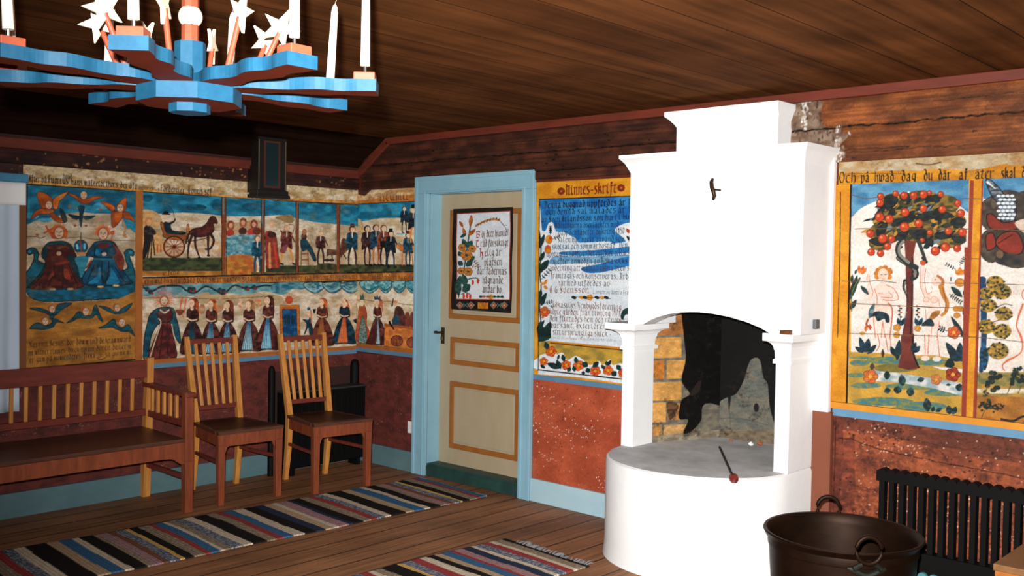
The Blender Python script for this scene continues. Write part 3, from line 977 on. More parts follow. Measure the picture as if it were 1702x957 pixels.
    cher([[(80, 105), (200, 95), (320, 130), (400, 175), (380, 210), (300, 170), (200, 140)], [(400, 190), (440, 110), (500, 40), (670, 28), (600, 80), (520, 130), (440, 200)], [(370, 200), (420, 200), (400, 250), (360, 250)]], 395, 115, 50)
    cher([[(80, 390), (130, 330), (200, 305), (300, 345), (400, 300), (380, 250), (440, 250), (560, 310), (460, 300), (400, 370), (270, 400), (150, 390)]], 300, 285, 54)
    cher([[(600, 310), (680, 240), (770, 145), (840, 190), (940, 200), (980, 80), (1020, 60), (1050, 150), (1110, 290), (1060, 260), (1010, 190), (950, 240), (860, 245), (760, 240), (690, 280)]], 868, 150, 54)
    cher([[(1050, 70), (1180, 90), (1290, 150), (1400, 90), (1515, 30), (1480, 100), (1400, 160), (1300, 185), (1190, 150)]], 1310, 95, 50)
    cher([[(1050, 385), (1150, 330), (1260, 250), (1300, 330), (1380, 380), (1460, 330), (1510, 400), (1560, 500), (1470, 430), (1380, 430), (1280, 390), (1220, 370)]], 1375, 305, 56)
    C = (52, 36, 28)
    p.text(75, 655, 560, 620, 54, 'Xerrnn Sesus', C, .2, .06); p.text(600, 622, 1040, 600, 58, 'bor dömm ind', C, .2, .06); p.text(1060, 600, 1500, 570, 58, 'de krammward', C, .2, .06)
    p.text(55, 765, 580, 730, 52, 'om mitner rimmes', C, .2, .06); p.text(620, 720, 1000, 705, 52, 'bmen nmanr', C, .2, .06); p.text(1010, 700, 1510, 670, 52, 'dören de let m', C, .2, .06)
    p.text(75, 868, 800, 808, 52, 'er gam pä momendetes', C, .2, .06); p.text(835, 800, 1000, 795, 52, 'frena', C, .2, .06); p.text(1040, 800, 1520, 745, 50, 'ön sö gnime mi', C, .2, .06)
    p.line([(1020, 800), (1080, 825), (1140, 800)], 12, C)
    p.frame(40, 300, 8.51)
    p.line([(40, 800), (170, 795), (230, 815), (300, 790)], 10, (70, 56, 44)); p.line([(580, 820), (800, 800), (1000, 830), (1560, 855)], 8, (90, 76, 60))
    p.frame(0, 0, 1)
    p.line([(44.5, 300), (40, 616)], 3.2, BLK); p.line([(38, 613), (225, 597)], 3, BLK)
    p.wear(0.14, 0.01, 0.03, 3, (120, 100, 76), .66, .5)
    return p

def lady(p, x, y0, y1, w, over, apron, hair=(130, 56, 30), look=1, ap2=(20, 30, 40), crown=None):
    """a woman in a wide gown: y0 top of the head, y1 hem, all in the frame's pixels"""
    h = y1 - y0
    hy = y0 + h * .11; r = h * .075
    p.ell(x + r * .35 * look, hy, r * 1.25, r * 1.4, hair, (hair[0] * .6, hair[1] * .6, hair[2] * .6))
    p.line([(x + r * 1.2 * look, hy), (x + r * 1.6 * look, hy + h * .22)], r * .9, hair, r * .3)
    D = tuple(v * .45 for v in over)
    p.blob([(x - w * .08, y0 + h * .42), (x + w * .08, y0 + h * .42), (x + w * .36, y0 + h * .62), (x + w * .56, y1), (x, y1 + h * .02), (x - w * .5, y1), (x - w * .34, y0 + h * .64)], over, D, .02, ol=(28, 16, 14), ow=h * .012)
    p.poly([(x - w * .05, y0 + h * .45), (x + w * .06, y0 + h * .45), (x + w * .16, y1), (x - w * .3, y1)], apron)
    for i in range(5):
        t = (i + .5) / 5
        p.line([(x - w * .05 + w * .11 * t, y0 + h * .46), (x - w * .3 + w * .46 * t, y1)], h * .014, ap2)
    p.blob([(x - w * .2, y0 + h * .24), (x - w * .08, y0 + h * .2), (x + w * .1, y0 + h * .2), (x + w * .24, y0 + h * .26), (x + w * .26, y0 + h * .42), (x + w * .1, y0 + h * .44), (x - w * .1, y0 + h * .44), (x - w * .22, y0 + h * .38)], over, D, .015, ol=(28, 16, 14), ow=h * .012)
    p.line([(x - w * .2, y0 + h * .38), (x - w * .02, y0 + h * .42), (x + w * .2, y0 + h * .4)], h * .03, SKIN, h * .02)
    p.ell(x, y0 + h * .205, w * .07, h * .03, SKIN)
    p.ell(x - r * .15 * look, hy, r * .72, r * .95, SKIN)
    p.ell(x - r * .4, hy - r * .1, r * .1, r * .08, BLK); p.ell(x + r * .1, hy - r * .1, r * .1, r * .08, BLK)
    if crown: p.poly([(x - r * .8, hy - r * .8), (x - r, hy - r * 2), (x - r * .3, hy - r * 1.4), (x, hy - r * 2.3), (x + r * .3, hy - r * 1.4), (x + r, hy - r * 2), (x + r * .8, hy - r * .8)], crown)

def man(p, x, y0, y1, coat, legs, hat=None, step=.12, hair=(60, 34, 26), tail=True):
    h = y1 - y0
    r = h * .075; hy = y0 + h * .1
    for sgn in (-1, 1):
        p.line([(x + sgn * h * .03, y0 + h * .5), (x + sgn * h * (.04 + step * .5), y0 + h * .74), (x + sgn * h * step, y1 - h * .02)], h * .085, legs, h * .05)
        p.line([(x + sgn * h * step, y1 - h * .02), (x + sgn * h * step + h * .06, y1 - h * .005)], h * .05, BLK)
    p.blob([(x - h * .11, y0 + h * .2), (x + h * .11, y0 + h * .2), (x + h * .12, y0 + h * .4), (x + h * .13, y0 + h * (.62 if tail else .5)), (x, y0 + h * .54), (x - h * .13, y0 + h * (.62 if tail else .5)), (x - h * .12, y0 + h * .4)], coat, tuple(v * .5 for v in coat), .012, ol=(20, 14, 14), ow=h * .012)
    p.line([(x - h * .1, y0 + h * .24), (x - h * .14, y0 + h * .4), (x - h * .04, y0 + h * .46)], h * .05, coat, h * .035)
    p.line([(x + h * .1, y0 + h * .24), (x + h * .17, y0 + h * .38), (x + h * .2, y0 + h * .44)], h * .05, coat, h * .035)
    p.ell(x, hy, r * 1.1, r * 1.15, hair); p.ell(x + r * .15, hy + r * .15, r * .75, r * .9, SKIN)
    p.line([(x, y0 + h * .19), (x, y0 + h * .3)], h * .03, (210, 200, 190))
    if hat: p.poly([(x - r * 1.5, hy - r * .5), (x - r * .8, hy - r * .6), (x - r * .6, hy - r * 1.9), (x + r * .6, hy - r * 1.9), (x + r * .8, hy - r * .6), (x + r * 1.5, hy - r * .5)], hat)

def frieze_left():
    p = Paint((0, -1.668, 0.838), (0, 1, 0), UP, 1.668, 1.036, 0.0033, WHT)
    # ---- upper row
    p.frame(235, 320, 6.38)
    p.rect(-40, -40, 2400, 900, WHT, WHD, 0.04)
    p.blob([(-60, -80), (2500, -80), (2500, 330), (2000, 330), (1700, 290), (1500, 240), (1300, 250), (900, 250), (700, 230), (400, 215), (200, 225), (-60, 210)], SKY, SKYD, .03)
    for q in ((580, 160, 110, 34), (60, 60, 60, 40), (800, 130, 60, 60), (1150, 150, 90, 40)): p.ell(*q, (12, 62, 84), SKYD)
    p.blob([(-20, 215), (180, 225), (230, 400), (220, 640), (-20, 640)], (190, 146, 92), WHD, .03)
    p.blob([(480, 360), (700, 380), (820, 440), (840, 640), (600, 650), (520, 560)], (176, 140, 100), WHT, .03)
    p.rect(-40, 690, 850, 830, GREEN, GRND, .02); p.rect(-40, 815, 850, 830, GRND)
    p.rect(-40, 830, 850, 885, OCH, OCHD, .03)
    p.text(220, 872, 400, 862, 30, 'w fenö', (60, 36, 24))
    # photographer-like figure with a tripod at the left edge
    p.blob([(30, 380), (70, 350), (140, 400), (150, 440), (100, 460), (80, 560), (40, 690), (10, 680), (30, 500)], (26, 24, 26), ol=BLK, ow=6)
    for q in ([(110, 450), (60, 690)], [(120, 450), (140, 660)], [(115, 450), (100, 690)]): p.line(q, 14, (40, 30, 28))
    p.ell(75, 310, 42, 46, (176, 120, 70)); p.ell(80, 320, 26, 30, (200, 150, 100))
    for x in (170, 205): p.line([(x, 560), (x, 630)], 16, (170, 80, 40))
    # gig
    p.blob([(200, 320), (240, 330), (270, 420), (460, 440), (480, 350), (500, 350), (480, 500), (250, 480), (225, 420)], (176, 110, 50), (120, 66, 34), ol=(40, 24, 18), ow=7)
    p.blob([(240, 320), (300, 330), (330, 400), (460, 420), (440, 445), (330, 440), (260, 420)], (22, 24, 24), TEALD, ol=BLK, ow=6)
    p.line([(300, 330), (340, 310), (360, 280)], 26, (24, 30, 34), 12); p.line([(350, 290), (330, 190), (270, 130), (230, 125)], 6, BLK)
    p.ell(250, 265, 22, 34, SKIN); p.line([(220, 230), (300, 232)], 12, BLK); p.blob([(235, 228), (240, 200), (280, 200), (285, 230)], BLK)
    a = [(345 + 110 * math.cos(t), 575 + 108 * math.sin(t)) for t in np.linspace(0, 2 * PI, 25)]
    p.line(a, 16, (60, 30, 22)); p.line([(345 + 98 * math.cos(t), 575 + 96 * math.sin(t)) for t in np.linspace(0, 2 * PI, 25)], 8, (180, 96, 44))
    for k in range(12):
        t = k * PI / 6
        p.line([(345, 575), (345 + 96 * math.cos(t), 575 + 94 * math.sin(t))], 10, (140, 66, 34))
    p.ell(345, 575, 18, 18, (70, 36, 24))
    p.line([(440, 520), (560, 510), (700, 480)], 12, (90, 60, 36)); p.line([(470, 540), (490, 440)], 16, BLK)
    # horse
    H1, H2 = (58, 26, 24), (88, 38, 30)
    p.blob([(505, 420), (560, 380), (640, 365), (700, 310), (730, 260), (775, 258), (800, 300), (800, 330), (760, 330), (770, 400), (720, 450), (660, 470), (580, 470), (520, 450)], H2, H1, .014, ol=(26, 14, 14), ow=8)
    p.blob([(690, 330), (720, 270), (760, 255), (740, 320), (720, 370)], H1)
    for q in ([(540, 440), (500, 560), (490, 690)], [(570, 440), (570, 560), (615, 690)], [(705, 440), (705, 560), (708, 670)], [(730, 440), (765, 510), (730, 590), (690, 605)]):
        p.line(q, 34, (44, 22, 22), 16)
    for x, y in ((495, 690), (612, 690), (708, 668), (686, 600)): p.ell(x, y, 18, 11, BLK)
    p.line([(510, 420), (495, 480), (500, 560)], 20, (30, 16, 16), 8)
    p.line([(780, 300), (690, 350), (480, 420)], 5, BLK)
    # second scene: group by the water
    p.blob([(905, 290), (1000, 320), (1260, 300), (1270, 460), (905, 460)], (176, 120, 74), WHD, .02)
    for x, y in ((945, 350), (1075, 320), (1190, 340)):
        p.ell(x, y, 40, 54, (110, 56, 40), (150, 86, 60)); p.ell(x, y, 20, 26, (190, 140, 110))
    for x, y, c in ((940, 430, (150, 50, 40)), (1070, 410, (60, 36, 34)), (1160, 420, (160, 56, 44)), (1220, 410, (90, 44, 36))): p.ell(x, y, 44, 40, c)
    p.blob([(905, 470), (1270, 465), (1280, 640), (1150, 680), (905, 670)], (120, 160, 170), (60, 110, 120), .012)
    for x in (940, 990, 1080, 1120, 1160): p.line([(x, 560), (x + 6, 640)], 20, (60, 140, 170), 8)
    p.blob([(905, 680), (1180, 680), (1200, 890), (905, 890)], OCH, (160, 84, 40), .02)
    for x in (1010, 1090): p.ell(x, 800, 46, 16, OCHD)
    p.frame(425, 330, 6.304)
    man(p, 14, 380, 800, (24, 84, 110), (26, 70, 88), None, .06, hair=(120, 80, 50), tail=False)
    # third scene
    p.rect(100, 700, 840, 800, GREEN, GRND, .02); p.rect(-50, 770, 840, 800, (120, 74, 36), GREEN, .02)
    p.blob([(95, 380), (130, 340), (170, 350), (210, 400), (230, 560), (245, 720), (150, 730), (110, 720), (100, 560)], (150, 50, 38), (110, 44, 36), .02, ol=(40, 20, 18), ow=5)
    p.line([(140, 470), (145, 720)], 26, (190, 130, 80), 30); p.line([(190, 470), (215, 710)], 24, (176, 54, 36))
    p.ell(165, 380, 46, 34, (60, 30, 28)); p.ell(165, 270, 30, 40, (190, 150, 120))
    p.blob([(270, 180), (360, 170), (400, 230), (350, 260), (260, 230), (200, 200)], (140, 110, 70), (100, 100, 70))
    man(p, 320, 270, 690, (100, 40, 36), (190, 130, 60), None, .15, hair=(180, 130, 100))
    p.blob([(260, 520), (330, 480), (300, 570), (245, 560)], (120, 50, 60))
    p.line([(260, 340), (300, 390)], 20, (110, 44, 38)); p.line([(370, 390), (400, 290), (340, 270)], 12, (150, 100, 60))
    # fourth scene
    p.ell(500, 400, 30, 44, (60, 36, 30)); p.ell(505, 350, 26, 34, (150, 100, 70))
    p.blob([(465, 440), (520, 430), (560, 480), (590, 530), (630, 640), (600, 650), (540, 540), (480, 550)], (22, 60, 76), (16, 40, 54), ol=BLK, ow=5)
    for q in ([(475, 550), (470, 700)], [(540, 550), (545, 690)], [(475, 580), (545, 580)], [(472, 640), (545, 640)]): p.line(q, 14, (130, 70, 36))
    man(p, 675, 330, 690, (76, 38, 36), (56, 30, 30), None, .08, hair=(190, 150, 110), tail=False)
    p.blob([(740, 540), (770, 530), (840, 540), (880, 520), (920, 500), (960, 480), (940, 560), (850, 590), (770, 590), (740, 600)], (70, 44, 34), (110, 60, 36), ol=BLK, ow=4)
    for q in ([(790, 590), (800, 640)], [(900, 560), (940, 630)], [(870, 580), (860, 640)]): p.line(q, 16, (60, 36, 30))
    p.blob([(640, 690), (840, 690), (900, 800), (640, 800)], (90, 74, 40), GRND, .02)
    for x in (740, 790): p.ell(x, 645, 30, 16, (50, 32, 28))
    # fifth scene on this wall
    p.rect(860, 690, 1100, 790, GREEN, GRND, .02)
    p.blob([(890, 440), (930, 420), (960, 480), (920, 560), (880, 620)], (110, 56, 40), (70, 40, 34))
    man(p, 1005, 280, 700, (24, 70, 92), (40, 26, 24), (60, 30, 28), .09, hair=(120, 50, 34))
    p.line([(960, 460), (930, 450)], 20, (30, 96, 116))
    # painted posts between the scenes
    for x, w in ((72, 34), (430, 30), (856, 40)):
        for yy in (0,): p.line([(x + 2, 0), (x, 800)], w, (112, 56, 30)); p.line([(x - w / 2, 0), (x - w / 2 - 2, 800)], 8, BLK); p.line([(x + w / 2, 0), (x + w / 2 - 2, 800)], 8, BLK)
    p.line([(70, 0), (66, 300)], 14, (60, 100, 110)); p.line([(434, 30), (430, 300)], 8, (90, 90, 80))
    p.frame(235, 320, 6.38)
    p.line([(870, 50), (872, 875)], 40, (116, 58, 30)); p.line([(848, 50), (850, 880)], 8, BLK); p.line([(892, 60), (900, 880)], 9, BLK)
    p.line([(868, 50), (868, 230)], 12, (80, 110, 110))
    p.rect(-60, 15, 60, 15.1, BLK)
    # lettered strip between the rows
    p.frame(0, 0, 1)
    p.poly([(232, 462), (594, 453.5), (594, 466), (232, 475)], (172, 108, 46), (124, 74, 34))
    p.line([(232, 461.5), (594, 453)], 2.4, BLK, sm=False); p.line([(232, 475.5), (594, 466.5)], 2.6, BLK, sm=False)
    C = (58, 36, 24)
    p.text(240, 471.8, 300, 470, 6.5, 'er i mit hum nu', C, .2, .05); p.text(304, 470, 420, 467, 6.5, 'dätö bitt smarmesten sitä', C, .2, .05); p.text(424, 467, 590, 463, 6, 'ornum in hömmer nä lägom sjön smum', C, .2, .05)
    # ---- lower row
    p.poly([(232, 476.5), (594, 467.5), (594, 586), (232, 604)], WHT, WHD)
    p.frame(235, 460, 6.38)
    p.blob([(10, 95), (1500, 70), (1500, 190), (1300, 150), (1100, 190), (900, 170), (700, 190), (500, 200), (300, 200), (10, 200)], (110, 150, 156), (70, 120, 130), .02)
    p.blob([(560, 200), (700, 160), (760, 200), (1000, 190), (1300, 180), (1480, 210), (1480, 300), (1200, 300), (800, 300), (600, 260)], (170, 140, 100), WHD, .025)
    p.line([(20, 110), (110, 150), (220, 100), (400, 95), (470, 140), (560, 170), (680, 100), (800, 150), (870, 180), (980, 90), (1090, 120), (1200, 110), (1320, 90), (1470, 110)], 20, (24, 40, 44))
    for x, y in ((60, 130), (95, 160), (510, 130), (550, 130), (830, 140), (870, 150), (1110, 120), (1190, 110), (1400, 110)):
        p.ell(x, y, 26, 26, (24, 60, 70), (20, 44, 50)); p.ell(x + 18, y + 14, 16, 16, (120, 40, 34))
    p.line([(20, 225), (400, 215), (800, 235), (1400, 200)], 6, (80, 62, 46))
    # the crowned woman
    rays(p, 240, 230, 60, 130, 26, (196, 84, 40), 9)
    p.blob([(60, 500), (90, 400), (180, 330), (330, 330), (370, 440), (400, 560), (410, 700), (330, 620), (300, 500), (180, 500), (100, 640), (70, 860), (20, 850), (30, 640)], (20, 74, 92), (16, 52, 68), .02, ol=BLK, ow=9)
    p.blob([(210, 480), (300, 480), (350, 680), (370, 850), (230, 870), (70, 860), (120, 700), (180, 560)], (96, 34, 36), ROBD, .02, ol=(30, 14, 16), ow=7)
    for q in ([(230, 500), (190, 860)], [(270, 500), (280, 860)], [(200, 540), (120, 850)]): p.line(q, 12, (50, 20, 22))
    p.blob([(180, 360), (320, 350), (310, 470), (190, 470)], (90, 30, 34), (50, 20, 24), ol=BLK, ow=7)
    p.line([(200, 350), (245, 380), (290, 350)], 14, (210, 200, 180)); p.line([(180, 440), (205, 490), (140, 690), (90, 850)], 9, (200, 180, 150)); p.line([(320, 500), (350, 640), (400, 720)], 9, (200, 180, 150))
    p.ell(240, 250, 52, 62, (150, 90, 50)); face(p, 240, 255, 48)
    # her attendants
    for q in ([(430, 230), (410, 330), (440, 420)], [(470, 240), (450, 380)]): p.line(q, 18, (190, 84, 50), 10)
    p.blob([(360, 350), (450, 350), (440, 380), (400, 410)], (110, 50, 36))
    BL = (120, 170, 190)
    lady(p, 535, 215, 800, 250, (74, 34, 34), (30, 84, 100), (150, 66, 34))
    lady(p, 735, 230, 800, 240, (90, 40, 36), BL, (176, 84, 40), 1, (30, 70, 100))
    p.ell(640, 340, 34, 60, (150, 84, 50), WHD); p.ell(830, 300, 40, 70, (170, 110, 70), WHD)
    lady(p, 910, 240, 790, 240, (88, 36, 34), BL, (110, 50, 34), 1, (40, 80, 110))
    lady(p, 1135, 235, 770, 250, (92, 44, 38), (140, 176, 186), (170, 110, 70), 1, (30, 90, 120))
    p.ell(1045, 280, 26, 50, (190, 110, 70), WHT); p.ell(1240, 290, 28, 60, (190, 110, 60), WHT)
    lady(p, 1335, 190, 755, 240, (88, 38, 34), (130, 180, 200), (70, 36, 28), 1, (20, 90, 140))
    # framed door, then dancers
    p.frame(455, 465, 7.0875)
    p.blob([(0, 40), (420, 30), (340, 110), (200, 110), (0, 150)], (30, 90, 110), (90, 130, 140), .015)
    for x0, x1 in ((360, 580), (580, 790), (790, 1000)):
        p.blob([(x0, 35), (x1, 30), (x1 - 10, 110), ((x0 + x1) / 2, 155), (x0 + 10, 100)], (40, 96, 116), (120, 150, 140), .012, ol=(14, 44, 58), ow=10)
        p.line([(x0 + 20, 90), ((x0 + x1) / 2, 130), (x1 - 10, 85)], 14, (120, 170, 190)); p.line([(x0 + 50, 60), ((x0 + x1) / 2, 90), (x1 - 40, 60)], 10, (24, 70, 90))
    p.ell(175, 235, 46, 50, (190, 80, 44), (150, 56, 36)); rays(p, 175, 220, 50, 90, 12, (176, 100, 50), 10)
    p.poly([(64, 296), (296, 296), (306, 700), (70, 700)], (190, 110, 40), (150, 80, 34), ol=(90, 44, 26), ow=6)
    p.poly([(96, 345), (262, 345), (272, 690), (104, 690)], (16, 80, 128), (14, 54, 92), .015, ol=BLK, ow=7)
    for x in (130, 170, 215): p.ell(x, 470, 20, 60, (14, 40, 60))
    p.blob([(330, 460), (400, 470), (420, 440), (450, 560), (480, 640), (420, 650), (400, 560), (370, 620), (350, 640), (380, 520)], (16, 56, 72), (14, 40, 50), ol=BLK, ow=5)
    p.ell(405, 340, 20, 22, (20, 70, 90)); p.ell(408, 390, 22, 36, SKIN); p.line([(430, 360), (440, 500)], 22, (180, 110, 70))
    p.poly([(450, 340), (495, 340), (478, 395), (465, 395)], BLK)
    lady(p, 560, 205, 755, 260, (104, 48, 38), (150, 100, 50), (180, 90, 44), 1, (110, 50, 30))
    lady(p, 822, 205, 735, 260, (18, 56, 76), (200, 110, 60), (170, 100, 70), 1, (150, 60, 36))
    p.line([(750, 330), (790, 240), (820, 220)], 26, SKIN, 16); p.line([(900, 330), (870, 240), (840, 220)], 26, SKIN, 16)
    p.ell(830, 285, 30, 34, SKIN)
    # half of the crowned woman whose gown turns the corner
    p.blob([(1045, 260), (1000, 330), (1010, 420), (950, 620), (960, 720), (1000, 730)], (170, 84, 44), (130, 60, 36), ol=(60, 30, 20), ow=6)
    p.blob([(930, 470), (985, 450), (975, 510), (945, 500)], BLK)
    p.frame(0, 0, 1)
    p.line([(232, 604), (594, 585.5)], 3.4, BLK, sm=False)
    p.wear(0.14, 0.01, 0.03, 8, (120, 98, 72), .66, .5)
    return p

def frieze_corner():
    p = Paint((0.006, 0, 0.858), (1, 0, 0), UP, 0.662, 1.03, 0.0033, WHT)
    p.frame(425, 330, 6.304)
    p.rect(900, -60, 1800, 900, WHT, WHD, .04)
    p.blob([(900, -60), (1800, -60), (1800, 210), (1500, 205), (1300, 210), (1150, 235), (900, 250)], SKY, SKYD, .03)
    p.blob([(1000, 250), (1130, 260), (1150, 640), (1000, 660)], (170, 140, 100), WHD)
    p.rect(900, 690, 1800, 790, GREEN, GRND, .02)
    man(p, 1175, 275, 700, (60, 34, 36), (60, 30, 30), None, .05, hair=BLK)
    man(p, 1265, 265, 700, (24, 64, 88), (160, 100, 60), None, .05, hair=(40, 24, 22)); p.line([(1290, 450), (1295, 630)], 26, (150, 50, 50))
    man(p, 1345, 270, 700, (130, 66, 44), (20, 22, 26), None, .06, hair=(110, 60, 36)); p.blob([(1310, 450), (1370, 450), (1360, 510), (1320, 510)], BLK)
    man(p, 1420, 330, 720, (20, 36, 46), (22, 40, 52), BLK, .09, hair=(60, 30, 26))
    p.blob([(1480, 490), (1510, 470), (1560, 500), (1680, 490), (1690, 540), (1640, 570), (1560, 570), (1490, 520)], (190, 116, 60), (160, 90, 46), ol=(70, 36, 24), ow=5)
    for q in ([(1540, 560), (1540, 690)], [(1580, 560), (1575, 690)], [(1640, 560), (1650, 690)]): p.line(q, 18, (170, 96, 50))
    man(p, 1600, 350, 710, (24, 70, 90), (16, 50, 66), (110, 40, 30), .04)
    p.line([(1480, 372), (1580, 370)], 12, (80, 150, 160))
    man(p, 1560, 80, 360, (20, 40, 56), (20, 30, 40), None, .07, hair=(70, 36, 28))
    man(p, 1655, 80, 480, (20, 34, 44), (190, 110, 50), BLK, .06, hair=(190, 150, 120))
    p.frame(0, 0, 1)
    p.poly([(594, 453.5), (696, 452), (696, 468), (594, 466.5)], (172, 108, 46), (124, 74, 34))
    p.line([(594, 453.5), (696, 451)], 2.4, BLK, sm=False); p.line([(594, 466.5), (696, 468.5)], 2.4, BLK, sm=False)
    p.text(600, 463.5, 692, 465, 6, 'ner nunt häden frän nä vistes', (58, 36, 24), .2, .05)
    p.frame(455, 465, 7.0875)
    p.rect(960, 25, 1800, 900, WHT, WHD, .04)
    for x0, x1 in ((1030, 1240), (1240, 1400), (1400, 1560), (1560, 1720)):
        p.blob([(x0, 20), (x1, 18), (x1 - 10, 100), ((x0 + x1) / 2, 155), (x0 + 10, 90)], (40, 110, 124), (120, 160, 160), .012, ol=(14, 50, 62), ow=10)
        p.line([(x0 + 20, 80), ((x0 + x1) / 2, 120), (x1 - 10, 75)], 14, (20, 70, 84))
    p.line([(980, 240), (1100, 235), (1250, 265), (1350, 250), (1500, 280), (1680, 300)], 9, (120, 86, 50))
    p.blob([(1045, 260), (1090, 330), (1105, 420), (1100, 520), (1140, 640), (1100, 740), (1000, 740), (980, 640), (1000, 420), (1010, 330)], (170, 84, 44), (130, 60, 36), ol=(60, 30, 20), ow=6)
    p.blob([(1050, 420), (1085, 520), (1100, 720), (1010, 730), (1020, 560)], (50, 80, 84), (110, 130, 120), .006, ol=BLK, ow=5)
    p.ell(1045, 270, 24, 40, SKIN); p.poly([(1025, 235), (1030, 170), (1045, 195), (1055, 150), (1070, 195), (1075, 235)], (30, 66, 74))
    lady(p, 1225, 205, 750, 200, (88, 38, 36), (150, 180, 190), (170, 90, 60), 1, (40, 80, 100), (24, 50, 80))
    p.blob([(1090, 750), (1180, 560), (1220, 430), (1210, 760)], (70, 30, 32), ROBD)
    p.blob([(1440, 330), (1480, 310), (1530, 360), (1570, 550), (1430, 550), (1400, 480), (1420, 430)], (80, 40, 38), (50, 28, 28), ol=(24, 14, 14), ow=5)
    p.blob([(1420, 440), (1460, 410), (1490, 480), (1450, 540), (1400, 520)], (20, 56, 74)); p.ell(1440, 270, 32, 40, SKIN, (170, 110, 80)); p.line([(1400, 300), (1415, 220)], 30, (24, 30, 26), 16)
    for x in (1580, 1640): p.blob([(x - 24, 400), (x + 20, 390), (x + 30, 540), (x - 24, 540)], (96, 44, 36), ol=(40, 20, 18), ow=4)
    p.poly([(1310, 515), (1700, 560), (1700, 830), (1305, 780)], (186, 110, 52), (150, 84, 38), .02, ol=(80, 40, 26), ow=8)
    p.poly([(1310, 515), (1700, 560), (1700, 590), (1310, 545)], (130, 66, 36))
    for x, y in ((1455, 715), (1640, 735)):
        p.ell(x, y, 72, 62, (96, 44, 32), (130, 66, 40), ol=(50, 24, 20), ow=10)
        for d in (-35, 0, 35): p.line([(x + d, y - 50), (x + d * 1.1, y + 50)], 7, (60, 28, 22))
    p.line([(1370, 500), (1420, 580)], 40, BLK, 20)
    p.frame(0, 0, 1)
    p.line([(594, 585), (696, 598)], 3, BLK, sm=False)
    p.wear(0.12, 0.01, 0.03, 12, (130, 104, 80), .66, .4)
    return p

pl = tall_panel(); o = pl.mesh('wall_painting', M_PAINT, .62)
tag(o, 'tall painted wall panel of two robed figures on a blue boat bench, beside the curtain', 'wall painting', 'folk murals on the timber walls')
pl = frieze_left(); o = pl.mesh('wall_painting', M_PAINT, .52)
tag(o, 'long two-row painted frieze with horse and gig above gowned women, behind the chairs', 'wall painting', 'folk murals on the timber walls')
pl = frieze_corner(); o = pl.mesh('wall_painting', M_PAINT, .40)
tag(o, 'narrow two-row painted panel between the room corner and the blue door frame', 'wall painting', 'folk murals on the timber walls')
# painted post between the tall panel and the frieze
struct(MB().box(0, -1.712, 0.80, 0.008, -1.667, 1.876).build('trim_22', M_BANDYL))

# lettering strips over the murals
def strip_left():
    p = Paint((0, -2.37, 1.872), (0, 1, 0), UP, 2.37, 0.113, 0.0035, (186, 166, 130))
    p.frame(0, 0, 1)
    p.poly([(20, 294), (44, 288), (240, 300), (400, 314), (594, 324), (594, 345), (400, 334), (240, 322), (20, 310)], (200, 186, 160), (164, 134, 88), .03)
    p.poly([(20, 300), (44, 298), (150, 308), (240, 313), (400, 326), (594, 333), (594, 345), (400, 334), (240, 322), (20, 310)], (176, 114, 50), (196, 150, 84), .02)
    p.line([(40, 305.5), (224, 318), (300, 322), (400, 330.3), (594, 339.5)], 2.2, BLK, sm=False)
    C = (40, 30, 24)
    p.frame(0, 200, 5.663)
    p.text(272, 572, 380, 580, 34, 'Efter', C, .26, .09); p.text(390, 580, 445, 584, 34, 'på', C, .26, .09); p.text(455, 584, 645, 600, 38, 'Fuorrus', C, .28, .1)
    p.text(668, 602, 900, 616, 34, 'hans mäle', C, .26, .09); p.text(900, 616, 1110, 628, 34, 'etöt thors', C, .26, .09); p.text(1130, 632, 1290, 644, 34, 'der öfö', C, .26, .09)
    p.text(1300, 648, 1500, 660, 22, 'minnekin', C, .22, .07); p.text(1510, 662, 1740, 684, 34, 'Fördertler', C, .26, .09)
    p.frame(0, 0, 1)
    p.text(312, 320.5, 352, 324, 7, 'Conus stf', C, .26, .09); p.text(104, 296.5, 120, 297.5, 5, 'hoyd', C, .24, .09)
    p.wear(.18, .01, .02, 21, (110, 84, 56), .60, .6)
    return p
o = strip_left().mesh('lettering_strip', M_PAINT, .55)
tag(o, 'weathered strip of blackletter writing over the murals by the curtain and clock case', 'lettering', 'lettering over the murals')

def strip_corner():
    p = Paint((0.006, 0, 1.884), (1, 0, 0), UP, 0.662, 0.098, 0.0035, (186, 166, 130))
    p.frame(0, 0, 1)
    p.poly([(590, 318), (620, 324), (660, 312), (700, 308), (700, 345), (590, 345)], (176, 152, 112), (150, 110, 70), .02)
    p.poly([(590, 334), (640, 328), (700, 322), (700, 345), (590, 345)], (170, 104, 44), (140, 88, 40), .02)
    p.poly([(590, 310), (625, 310), (607, 326), (590, 322)], (60, 34, 28))
    p.text(632, 334, 680, 331, 7, 'nlumu', (50, 34, 26), .26, .08)
    p.line([(590, 340), (700, 334)], 2.2, BLK, sm=False)
    p.wear(.18, .01, .02, 31, (120, 84, 56), .6, .5)
    return p
o = strip_corner().mesh('lettering_strip', M_PAINT, .42)
tag(o, 'short worn yellow lettering strip between the room corner and the door frame', 'lettering', 'lettering over the murals')
LG = (30, 62, 58); LGD = (20, 40, 40); RED = (196, 66, 34); YEL = (226, 156, 40); YELD = (206, 134, 28)

def flower(p, x, y, r, c=RED, c2=(226, 120, 50), n=5, core=(230, 160, 60), rot=0.0):
    for i in range(n):
        a = rot + 2 * PI * i / n
        p.ell(x + r * .55 * math.cos(a), y + r * .55 * math.sin(a), r * .52, r * .46, c, c2, nz=.006, ol=tuple(v * .6 for v in c), ow=r * .08)
    p.ell(x, y, r * .28, r * .26, core)

